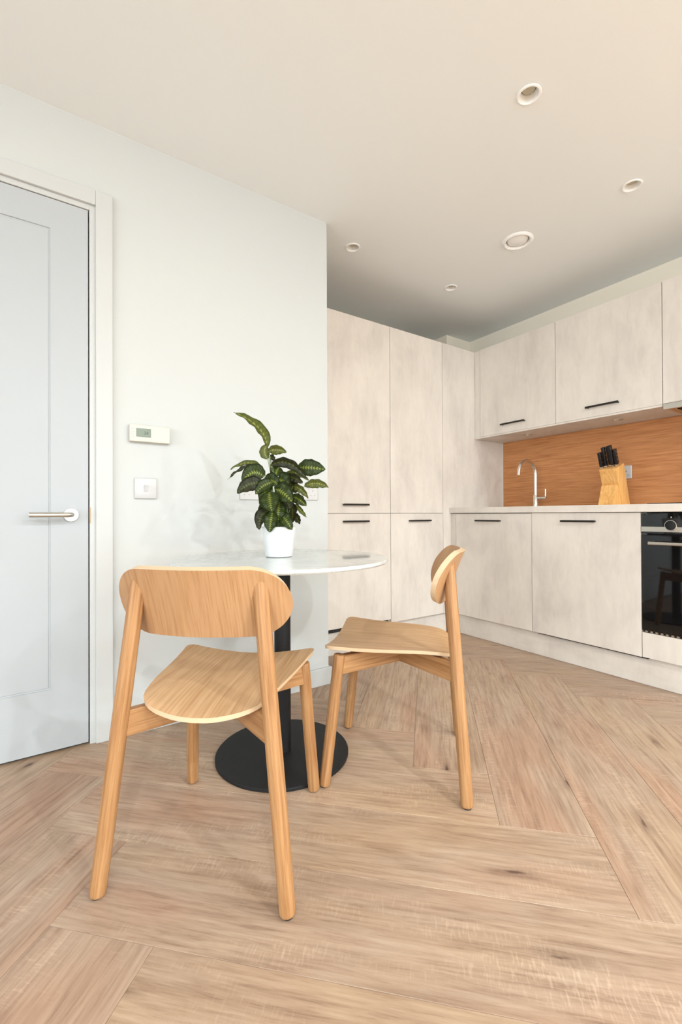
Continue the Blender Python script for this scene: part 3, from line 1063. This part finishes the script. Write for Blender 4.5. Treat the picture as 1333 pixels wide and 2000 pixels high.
# hob
hob = empty('hob', (2.86, 0.725, 0.9262), 'black glass hob on the worktop above the oven', 'hob')
box('hob_glass', 2.605, 3.115, 0.430, 1.020, 0.9265, 0.9320, M_BGLASS, hob, 0.0015, 2)
for hx_, hy_, rr in ((2.74, 0.87, 0.09), (2.98, 0.87, 0.075), (2.74, 0.58, 0.075), (2.98, 0.58, 0.09)):
    lathe('cooking_zone', [(rr - 0.002, 0.93205), (rr, 0.93205), (rr, 0.9322), (rr - 0.002, 0.9322)], hx_, hy_, M_STEEL, hob, 40)

# kitchen socket on the splashback
double_socket((XB - 0.0115, 1.392, 1.1035), -PI / 2, 'white double socket on the splashback behind the knife block', M_DARK)

# tap
tx, ty, tz = 3.050, 1.926, 0.9266
tap = empty('kitchen_tap', (tx, ty, tz), 'chrome swan-neck tap with a side lever', 'tap')
lathe('tap_base', [(0, 0), (0.025, 0), (0.025, 0.004), (0.018, 0.007), (0.018, 0.088), (0.016, 0.092), (0, 0.092)], 0, 0, M_CHROME, tap, 32, 35,
      Matrix.Translation((tx, ty, tz)))
pts = [(tx, ty, tz + 0.09), (tx, ty, 1.175)]
for k in range(1, 15):
    a = PI * k / 14
    pts.append((tx - 0.094 + 0.094 * math.cos(a), ty + 0.012 * k / 14, 1.175 + 0.094 * math.sin(a)))
pts.append((pts[-1][0] - 0.002, pts[-1][1], 1.158))
tube('spout', pts, 0.0115, M_CHROME, tap, 20)
bm = bmesh.new()
add_tube(bm, [(tx, ty - 0.015, 0.995), (tx, ty - 0.085, 0.995)], 0.0115, 20)
add_tube(bm, [(tx, ty - 0.078, 1.000), (tx, ty - 0.078, 1.058)], 0.0048, 12)
from_bm('tap_lever', bm, M_CHROME, tap, True, True, 40)

# knife block: leaning main body on a wedge foot
kb = empty('knife_block', (2.95, 1.332, 0.9266), 'pale wooden knife block leaning towards the room', 'knife block')
KY0, KY1 = 1.286, 1.384
bz = 0.9268
main_poly = [(2.952, bz), (3.052, bz), (2.972, bz + 0.262), (2.868, bz + 0.222)]
bm = bmesh.new()
add_prism(bm, main_poly, KY0, KY1)
bmesh.ops.bevel(bm, geom=list(bm.edges), offset=0.002, segments=2, profile=0.5, affect='EDGES')
from_bm('block_body', bm, M_BEECH, kb)
bm = bmesh.new()
add_prism(bm, [(2.842, bz), (2.9495, bz), (2.9085, bz + 0.119), (2.888, bz + 0.126)], KY0 + 0.004, KY1 - 0.004)
bmesh.ops.bevel(bm, geom=list(bm.edges), offset=0.0015, segments=2, profile=0.5, affect='EDGES')
from_bm('wedge_foot', bm, M_BEECH, kb)
axis = (Vector((2.972, 0, bz + 0.262)) - Vector((3.052, 0, bz))).normalized()
face0 = Vector((2.868, 0, bz + 0.222))
face1 = Vector((2.972, 0, bz + 0.262))
nrm = Vector((-(face1 - face0).z, 0, (face1 - face0).x)).normalized()
knives = [(0.20, 1.3745, 0.104, 'shortest knife handle, leftmost in the block'),
          (0.36, 1.3565, 0.130, 'black knife handle second from the left in the block'),
          (0.52, 1.3375, 0.130, 'black knife handle in the middle of the block'),
          (0.40, 1.3185, 0.136, 'black knife handle second from the right, tallest in the block'),
          (0.48, 1.2995, 0.108, 'black knife handle rightmost in the block')]
for i, (ft, ky, kl, lab) in enumerate(knives):
    p = face0.lerp(face1, ft)
    p.y = ky
    t = empty('kitchen_knife', p, lab, 'knife', 'knives in the wooden block')
    u = nrm
    side = Vector((0, 1, 0))
    wv = u.cross(side)

    def kbox(nm, h0, h1, hw, hd_, mat, bev, par, lean=0.0):
        bm = bmesh.new()
        b2 = bmesh.new()
        bmesh.ops.create_cube(b2, size=1.0)
        if bev:
            pass
        for v in b2.verts:
            v.co = Vector((v.co.x * hw * 2, v.co.y * hd_ * 2, (v.co.z + 0.5) * (h1 - h0) + h0))
        bmesh.ops.bevel(b2, geom=list(b2.edges), offset=bev, segments=3, profile=0.5, affect='EDGES')
        mt = Matrix((side, wv, u)).transposed().to_4x4()
        bmesh.ops.transform(b2, matrix=mt, verts=b2.verts)
        merge(bm, b2)
        return from_bm(nm, bm, mat, par, True, False, 40)
    kbox('handle', 0.012, kl, 0.0084, 0.0125, M_KNIFE, 0.003, t)
    kbox('bolster', 0.0012, 0.0135, 0.0062, 0.0105, M_CHROME, 0.001, t)
    for q in (0.3, 0.55, 0.8):
        r_ = kbox('rivet', 0, 0.004, 0.0087, 0.002, M_STEEL, 0.0008, t)
        r_.location = u * (0.012 + (kl - 0.012) * q)

# ------------------------------------------------------------------ ceiling fittings
names = ['recessed ceiling downlight nearest the camera, right of centre', 'recessed ceiling downlight by the right edge, above the oven side',
         'recessed ceiling downlight beside the white wall corner', 'recessed ceiling downlight deepest in the kitchen, smallest in view']
for (cx, cy), lab in zip(DOWNLIGHTS, names):
    t = empty('ceiling_downlight', (cx, cy, ZC), lab, 'downlight', 'recessed ceiling downlights')
    lathe('bezel', [(0.0365, ZC - 0.0002), (0.043, ZC - 0.0002), (0.042, ZC - 0.003), (0.037, ZC - 0.0045), (0.034, ZC - 0.003), (0.0265, ZC + 0.020), (0.0265, ZC + 0.040)], cx, cy, M_WHITE, t, 48)
    lathe('lamp_face', [(0, ZC + 0.020), (0.0225, ZC + 0.020), (0.024, ZC + 0.022), (0.024, ZC + 0.040), (0, ZC + 0.040)], cx, cy, M_LAMP, t, 40)
    lathe('lamp_collar', [(0.0240, ZC + 0.024), (0.0264, ZC + 0.024), (0.0264, ZC + 0.028), (0.0240, ZC + 0.028)], cx, cy, M_DARK, t, 40)
t = empty('ceiling_vent', (VENT[0], VENT[1], ZC), 'round white extract vent between the downlights', 'vent')
lathe('vent_rim', [(0.060, ZC + 0.045), (0.0600, ZC + 0.004), (0.063, ZC - 0.006), (0.070, ZC - 0.010), (0.078, ZC - 0.007), (0.083, ZC - 0.0002), (0.0725, ZC - 0.0002)], VENT[0], VENT[1], M_WHITE, t, 56)
lathe('vent_disc', [(0, ZC - 0.007), (0.040, ZC - 0.006), (0.052, ZC - 0.001), (0.055, ZC + 0.005), (0.050, ZC + 0.010), (0, ZC + 0.010)], VENT[0], VENT[1], M_WHITE, t, 56)
lathe('vent_throat', [(0, ZC + 0.05), (0.060, ZC + 0.05), (0.060, ZC + 0.044), (0, ZC + 0.044)], VENT[0], VENT[1], M_DARK, t, 40)
bm = bmesh.new()
for a in (0.6, 2.7, 4.8):
    add_tube(bm, [(VENT[0] + 0.045 * math.cos(a), VENT[1] + 0.045 * math.sin(a), ZC + 0.008), (VENT[0] + 0.062 * math.cos(a), VENT[1] + 0.062 * math.sin(a), ZC + 0.018)], 0.003, 8)
from_bm('vent_clip', bm, M_WHITE, t)

# unseen downlights added behind the camera to even out the room's light
for i, (cx, cy) in enumerate(LIVING):
    t = empty('added_fill_downlight', (cx, cy, ZC), 'added fill downlight behind the camera, %s in the %s row' % (('leftmost', 'second from the left', 'second from the right', 'rightmost')[i // 2], ('nearer', 'farther')[i % 2]), 'downlight', 'added fill downlights')
    lathe('bezel', [(0.030, ZC - 0.0005), (0.043, ZC - 0.0005), (0.042, ZC - 0.003), (0.036, ZC - 0.004), (0.030, ZC - 0.002)], cx, cy, M_TRIM, t, 32)
    lathe('lamp_face', [(0, ZC - 0.0015), (0.0295, ZC - 0.0015), (0.0295, ZC - 0.0003), (0, ZC - 0.0003)], cx, cy, M_LIT, t, 32)
    d = bpy.data.lights.new('added_fill_lamp', 'AREA')
    d.shape = 'DISK'
    d.size = 0.055
    d.energy = FILL_LAMP_W
    d.color = (0.89, 0.97, 1.0)
    o = bpy.data.objects.new('added_fill_lamp', d)
    COL.objects.link(o)
    o.parent = t
    o.location = (0, 0, -0.006)

# ------------------------------------------------------------------ table
TX, TY, TZ = 0.742, 1.490, 0.722
tb = empty('round_table', (TX, TY, 0), 'round white marble table on a black pedestal', 'table')
lathe('table_top', [(0, TZ - 0.018), (0.372, TZ - 0.018), (0.387, TZ - 0.015), (0.3915, TZ - 0.010), (0.3915, TZ - 0.003), (0.390, TZ), (0, TZ)], TX, TY, M_MARBLE, tb, 128, 30)
f = lathe('pedestal_column', [(0.030, 0.0125), (0.030, TZ - 0.030), (0.0, TZ - 0.030)], TX, TY, M_BLACK, tb, 48)
f['label'] = 'black steel column'
f = lathe('base_disc', [(0, 0.0), (0.2385, 0.0), (0.2425, 0.002), (0.2425, 0.0095), (0.240, 0.012), (0, 0.0122)], TX, TY, M_BLACK, tb, 96, 30)
f['label'] = 'flat black round base'
lathe('mounting_plate', [(0, TZ - 0.031), (0.14, TZ - 0.031), (0.14, TZ - 0.0182), (0, TZ - 0.0182)], TX, TY, M_BLACK, tb, 48)

# ------------------------------------------------------------------ chairs (local frame: +y is the way a sitter faces)
BA, BB, BZC, BY0, BCV, BT, BTH = 0.216, 0.0885, 0.6765, 0.029, 1.30, 0.356, 0.018


def back_y(x, z):
    """Mid surface of the backrest."""
    return BY0 + BCV * x * x - (z - BZC) * math.tan(BT) + 0.55 * (z - BZC) ** 2 * 0


def chair_leg(kind, s):
    R_ = 0.0185
    if kind == 'rear':
        a, b_, zt = Vector((s * 0.225, 0, 0)), Vector((s * 0.1465, 0.0495, 0.76)), 0.748
    else:
        a, b_, zt = Vector((s * 0.2034, 0.4453, 0)), Vector((s * 0.1801, 0.399, 0.42)), 0.425
    dz = b_.z - a.z

    def at(z):
        return a + (b_ - a) * (z / dz)
    prof = [(0.004, 0.0130), (0.0048, 0.0158), (0.007, 0.0176), (0.011, 0.0184)]
    if kind == 'rear':
        n = 26
        prof += [(0.011 + (0.70 - 0.011) * k / n, R_ * (1.0 + 0.04 * math.sin(PI * k / n))) for k in range(1, n + 1)]
        prof += [(0.712, R_), (0.724, R_ * 0.97), (0.734, R_ * 0.88), (0.743, R_ * 0.72), (0.750, R_ * 0.50), (0.754, R_ * 0.26)]
    else:
        prof += [(0.011 + (0.418 - 0.011) * k / 10, R_) for k in range(1, 11)] + [(0.4215, 0.0172), (0.4225, 0.0155)]
    bm = bmesh.new()
    add_tube(bm, [at(z) for z, _ in prof], [r for _, r in prof], 28)
    if kind == 'rear':
        for v in bm.verts:
            if v.co.z > 0.56:
                lim = back_y(v.co.x, v.co.z) - BTH / 2 / math.cos(BT) + 0.0012
                if v.co.y > lim:
                    v.co.y = lim
    # the leg's own frame: origin at its foot, local z along its axis, so the grain follows it
    q_ = Vector((0, 0, 1)).rotation_difference((b_ - a).normalized())
    inv = q_.to_matrix().to_4x4().inverted() @ Matrix.Translation(-a)
    bmesh.ops.transform(bm, matrix=inv, verts=bm.verts)
    o = from_bm('leg', bm, M_OAK_Z, None, True, False, 50)
    o.location = a
    o.rotation_euler = q_.to_euler()
    bm = bmesh.new()
    add_lathe(bm, [(0, 0.0), (0.011, 0.0), (0.012, 0.001), (0.012, 0.0045), (0, 0.0045)], a.x, a.y, 20)
    bmesh.ops.transform(bm, matrix=inv, verts=bm.verts)
    g = from_bm('glide', bm, M_GLIDE, o, True, False, 35)
    return o


SEAT_OUT = [(0.0210, 0.004), (0.0215, 0.030), (0.0235, 0.055), (0.0275, 0.077), (0.0335, 0.103), (0.042, 0.124), (0.054, 0.141), (0.070, 0.152), (0.090, 0.1595),
            (0.12, 0.166), (0.16, 0.1735), (0.22, 0.182), (0.28, 0.190), (0.34, 0.198), (0.39, 0.2055), (0.410, 0.209), (0.424, 0.2085), (0.434, 0.205), (0.441, 0.198), (0.445, 0.187)]


def seat_z(x, y):
    t = max(0.0, min(1.0, (y - 0.02) / 0.41))
    c = 0.4125 + 0.0200 * (1 - (1 - min(1.0, t * 2.2)) ** 2)          # the middle dips towards the back
    e = (abs(x) / 0.21) ** 1.8 * 0.0245 * t ** 1.1 + (abs(x) / 0.15) ** 2 * 0.0200 * (1 - t) ** 2.4
    return c + e


def sheet(top, bottom, rows, cols):
    """Closed sheet from two grids; side faces get material 1."""
    bm = bmesh.new()
    A = [[bm.verts.new(top[i][j]) for j in range(cols)] for i in range(rows)]
    B = [[bm.verts.new(bottom[i][j]) for j in range(cols)] for i in range(rows)]
    for i in range(rows - 1):
        for j in range(cols - 1):
            bm.faces.new((A[i][j], A[i][j + 1], A[i + 1][j + 1], A[i + 1][j]))
            bm.faces.new((B[i][j], B[i + 1][j], B[i + 1][j + 1], B[i][j + 1]))
    border = [(0, j) for j in range(cols)] + [(i, cols - 1) for i in range(1, rows)] + [(rows - 1, j) for j in range(cols - 2, -1, -1)] + [(i, 0) for i in range(rows - 2, 0, -1)]
    for k in range(len(border)):
        (i, j), (i2, j2) = border[k], border[(k + 1) % len(border)]
        f = bm.faces.new((A[i][j], B[i][j], B[i2][j2], A[i2][j2]))
        f.material_index = 1
    return bm


def make_chair(label):
    t = empty('dining_chair', (0, 0, 0), label, 'chair', 'oak dining chairs')
    for kind in ('rear', 'front'):
        for s in (-1, 1):
            o = chair_leg(kind, s)
            o.parent = t
    # seat
    cols = 25
    top, bot = [], []
    TH = 0.0115
    for y, w in SEAT_OUT:
        r1, r2 = [], []
        for j in range(cols):
            x = w * (2 * j / (cols - 1) - 1)
            z = seat_z(x, y)
            r1.append((x, y, z))
            r2.append((x * 0.985, y, z - TH))
        top.append(r1)
        bot.append(r2)
    bm = sheet(top, bot, len(SEAT_OUT), cols)
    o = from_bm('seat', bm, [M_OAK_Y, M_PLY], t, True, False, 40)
    # backrest
    rows = 15
    us = []
    cf = BA - BB
    for k in range(13):
        us.append(-BA + 0.0005 + (BB) * (1 - math.cos(PI / 2 * k / 12)))
    for k in range(1, 20):
        us.append(-cf + 2 * cf * k / 20)
    us += [-u for u in reversed(us[:13])]
    front, back = [], []
    ct, st = math.cos(BT), math.sin(BT)
    for u in us:
        e = abs(u) - cf
        h_ = BB if e <= 0 else math.sqrt(max(0.0, BB * BB - e * e))
        h_ = max(h_, 0.002)
        f1, f2 = [], []
        for k in range(rows):
            v_ = h_ * (2 * k / (rows - 1) - 1)
            n = Vector((-2 * BCV * u, 1, 0)).normalized()
            nn = Vector((n.x, n.y * ct, st)).normalized()
            bow = 0.35 * v_ * v_
            p = Vector((u, BY0 + BCV * u * u - v_ * st - bow, BZC + v_ * ct))
            f1.append(p + nn * BTH / 2)
            f2.append(p - nn * BTH / 2)
        front.append(f1)
        back.append(f2)
    bm = sheet(front, back, len(us), rows)
    from_bm('backrest', bm, [M_OAK_B, M_PLY], t, True, False, 40)
    # the two crossing rails under the seat
    for s in (-1, 1):
        a = Vector((s * 0.1835, 0.0265, 0))
        b_ = Vector((-s * 0.1815, 0.4015, 0))
        d = (b_ - a).normalized()
        n = Vector((-d.y, d.x, 0))
        bm = bmesh.new()
        hw = 0.011
        pr = []
        for q, z0, z1 in ((a, 0.358, 0.419), (a.lerp(b_, 0.5), 0.358, 0.4175), (b_, 0.358, 0.4185)):
            pr.append([bm.verts.new((q + n * sx * hw + Vector((0, 0, z)))) for sx, z in ((-1, z0), (1, z0), (1, z1), (-1, z1))])
        for r0, r1 in zip(pr, pr[1:]):
            for k in range(4):
                bm.faces.new((r0[k], r0[(k + 1) % 4], r1[(k + 1) % 4], r1[k]))
        bm.faces.new(list(reversed(pr[0])))
        bm.faces.new(pr[-1])
        bmesh.ops.recalc_face_normals(bm, faces=bm.faces)
        bmesh.ops.bevel(bm, geom=[e for e in bm.edges if abs((e.verts[0].co - e.verts[1].co).normalized().dot(d)) > 0.9], offset=0.002, segments=2, profile=0.5, affect='EDGES')
        # own local frame so that the grain runs along the rail
        ang = math.atan2(d.y, d.x)
        bmesh.ops.transform(bm, matrix=Matrix.Rotation(-ang, 4, 'Z') @ Matrix.Translation(-a), verts=bm.verts)
        o = from_bm('cross_rail', bm, M_OAK_X, t, False, False)
        o.location = a
        o.rotation_euler = (0, 0, ang)
    return t


M_OAK_X = wood('oak_grain_along_rail', OAK_L, OAK_M, OAK_D, 'x')
ch = make_chair('oak chair nearest the camera, its curved backrest towards us')
ch.location = (0.2775, 1.0248, 0)
ch.rotation_euler = (0, 0, -0.7116)
ch2 = copy_tree(ch)
ch2['label'] = 'oak chair seen from its side, right of the table'
ch2.location = (1.2174, 1.0523, 0)
ch2.rotation_euler = (0, 0, 0.7736)

# ------------------------------------------------------------------ potted plant
PC = Vector((0.745, 1.522, TZ + 0.0003))
pl = empty('potted_plant', PC, 'leafy prayer plant in a plain white pot', 'plant')
z = PC.z
lathe('pot', [(0, z), (0.046, z), (0.0505, z + 0.003), (0.052, z + 0.010), (0.0635, z + 0.1115), (0.0620, z + 0.113), (0.0590, z + 0.110), (0.056, z + 0.095), (0, z + 0.095)],
      PC.x, PC.y, M_CERAMIC, pl, 64, 40)
s = lathe('soil', [(0, z + 0.1005), (0.03, z + 0.101), (0.0555, z + 0.0985), (0.0555, z + 0.0955), (0, z + 0.0955)], PC.x, PC.y, M_SOIL, pl, 32)

RIGHT, UPV, FWD = Vector((math.cos(YAW), -math.sin(YAW), 0)), Vector((0, 0, 1)), Vector((math.sin(YAW), math.cos(YAW), 0))
SC = 1.69 / F_PX / 6.06          # metres per step of the leaf chart at the plant
ZX, ZY = 690, 1500               # chart point above the middle of the pot, at the soil


def P3(a, b_, dep):
    """Chart step to a point in the plant's own frame: right, up, away from the room."""
    return Vector((0, 0, 0.097)) + RIGHT * ((a - ZX) * SC * (1 + dep * 0.6)) + UPV * ((ZY - 16 - b_) * SC) + FWD * dep


def bez(a, b_, c, t):
    return a * (1 - t) ** 2 + b_ * (2 * t * (1 - t)) + c * t * t


def make_leaf(base, ctrl, tip, width, face, mat, wav=1.0, fold=0.25, droop=0.0):
    """face: 1 the blade is seen broadside, 0 it is seen edge-on from above."""
    n, mcols = 15, 7
    bm = bmesh.new()
    uvl = bm.loops.layers.uv.new('UVMap')
    rows = []
    ph = random.random() * 6
    for i in range(n):
        t = i / (n - 1)
        p = bez(base, ctrl, tip, t)
        d = (bez(base, ctrl, tip, min(1, t + 0.02)) - bez(base, ctrl, tip, max(0, t - 0.02))).normalized()
        across_screen = d.cross(FWD).normalized()
        into = d.cross(across_screen).normalized()
        ac = (across_screen * face + into * (1 - face)).normalized()
        nr = d.cross(ac).normalized()
        w = width * 1.08 * (math.sin(PI * min(1, t * 0.97 + 0.015) ** 0.82)) ** 0.75 if t < 1 else 0.0
        w = max(w, 0.0006)
        row = []
        for j in range(mcols):
            q = 2 * j / (mcols - 1) - 1
            off = ac * (q * w / 2) + nr * (fold * abs(q) * w / 2 + wav * 0.0030 * abs(q) * math.sin(t * 22 + ph + (1.3 if q > 0 else 0)))
            off += ac * (wav * 0.0012 * q * math.sin(t * 26 + ph * 2))
            row.append((bm.verts.new(p + off), t, (q + 1) / 2))
        rows.append(row)
    for i in range(n - 1):
        for j in range(mcols - 1):
            q = [rows[i][j], rows[i][j + 1], rows[i + 1][j + 1], rows[i + 1][j]]
            f = bm.faces.new([v[0] for v in q])
            for lp, v in zip(f.loops, q):
                lp[uvl].uv = (v[1], v[2])
    # give the blade a thin real body
    r = bmesh.ops.solidify(bm, geom=list(bm.faces), thickness=0.0005)
    me = bpy.data.meshes.new('leaf')
    bm.to_mesh(me)
    bm.free()
    return link('leaf', me, pl, (mat,), True)


LEAVES = [
    # base, control, tip (chart), width, broadside, material, depth at base and tip, fold
    ((560, 500), (540, 250), (150, 62), 120, 0.55, 2, -0.01, 0.03, 0.45),
    ((565, 640), (500, 560), (560, 470), 105, 0.9, 2, -0.01, -0.01, 0.3),
    ((585, 560), (680, 520), (797, 575), 100, 0.8, 2, -0.02, -0.03, 0.4),
    ((590, 600), (620, 620), (656, 662), 60, 0.8, 1, 0.0, -0.01, 0.2),
    ((700, 720), (690, 670), (690, 622), 85, 0.9, 1, 0.02, 0.03, 0.2),
    ((605, 725), (830, 600), (1045, 892), 105, 0.75, 1, -0.02, -0.05, 0.3),
    ((912, 742), (1060, 735), (1240, 765), 175, 1.0, 0, 0.01, 0.0, 0.1),
    ((985, 958), (1130, 880), (1262, 972), 95, 0.8, 2, 0.02, 0.03, 0.3),
    ((500, 760), (350, 590), (95, 742), 62, 0.7, 2, 0.02, 0.06, 0.3),
    ((470, 722), (280, 680), (75, 872), 44, 0.7, 1, 0.0, 0.03, 0.4),
    ((525, 850), (400, 740), (278, 918), 185, 0.95, 0, -0.02, -0.04, 0.15),
    ((515, 935), (360, 900), (228, 1052), 150, 0.95, 1, -0.03, -0.06, 0.12),
    ((640, 925), (530, 930), (440, 1066), 125, 0.9, 0, -0.03, -0.06, 0.15),
    ((700, 735), (660, 780), (668, 862), 135, 0.95, 0, 0.0, -0.02, 0.1),
    ((735, 880), (880, 720), (1042, 895), 80, 0.8, 2, 0.01, 0.0, 0.3),
    ((780, 850), (900, 850), (985, 935), 90, 0.8, 1, -0.02, -0.03, 0.3),
    ((690, 880), (760, 900), (800, 1000), 200, 0.9, 0, -0.03, -0.06, 0.1),
    ((660, 1000), (760, 1010), (890, 1160), 200, 1.0, 0, -0.04, -0.08, 0.1),
    ((850, 965), (950, 960), (1042, 1108), 75, 0.85, 2, 0.0, -0.01, 0.3),
    ((850, 1090), (930, 1090), (1025, 1198), 105, 0.9, 0, -0.01, -0.02, 0.2),
    ((885, 1170), (930, 1230), (1008, 1328), 52, 0.8, 2, 0.01, 0.02, 0.3),
    ((600, 1040), (610, 1130), (650, 1262), 215, 1.0, 0, -0.05, -0.085, 0.1),
    ((620, 990), (520, 1000), (512, 1150), 140, 0.9, 0, -0.03, -0.05, 0.2),
    ((530, 1100), (500, 1200), (450, 1332), 65, 0.8, 0, 0.0, -0.01, 0.3),
    ((600, 1245), (470, 1270), (482, 1465), 130, 0.9, 1, -0.03, -0.055, 0.3),
    ((640, 1255), (620, 1370), (615, 1492), 140, 1.0, 0, -0.05, -0.075, 0.2),
    ((720, 1150), (700, 1250), (700, 1400), 150, 0.95, 0, -0.04, -0.05, 0.15),
    ((735, 1290), (790, 1330), (880, 1468), 130, 0.95, 0, -0.04, -0.07, 0.2),
    ((840, 1150), (860, 1250), (845, 1390), 95, 0.85, 1, 0.0, 0.01, 0.2),
    ((850, 1290), (900, 1320), (925, 1408), 80, 0.9, 1, 0.01, 0.02, 0.2),
    ((560, 930), (640, 870), (700, 960), 165, 0.9, 0, -0.02, -0.05, 0.1),
    ((700, 1080), (790, 1100), (850, 1230), 190, 0.95, 1, -0.02, -0.04, 0.1),
    ((560, 1030), (560, 1130), (590, 1230), 130, 0.95, 1, 0.0, 0.0, 0.1),
    ((720, 880), (820, 880), (890, 1040), 170, 0.9, 1, 0.0, 0.01, 0.1),
    ((610, 1180), (560, 1260), (600, 1400), 140, 0.9, 1, 0.01, 0.0, 0.1),
    ((760, 1190), (790, 1290), (770, 1420), 130, 0.9, 1, 0.02, 0.02, 0.1),
]
rng = random.Random(3)
for i, (a, b_, c, w, face, mi, d0, d1, fold) in enumerate(LEAVES):
    B_, C_, T_ = P3(a[0], a[1], d0), P3(b_[0], b_[1], (d0 + d1) / 2 - 0.008), P3(c[0], c[1], d1)
    make_leaf(B_, C_, T_, w * SC * 1.08, face, M_LEAF[mi], 1.0, fold)
    # its stem, down into the soil
    root = Vector((rng.uniform(-0.022, 0.022), rng.uniform(-0.022, 0.022), 0.099))
    mid = Vector((B_.x * 0.35 + root.x * 0.6, B_.y * 0.35 + root.y * 0.6, (B_.z + root.z) * 0.55))
    pts = [bez(root, mid, B_, q / 8) for q in range(9)]
    bm = bmesh.new()
    add_tube(bm, pts, [0.0017 - 0.0006 * q / 8 for q in range(9)], 7)
    from_bm('stem', bm, M_STEM, pl, True, False, 60)

bpy.context.view_layer.update()
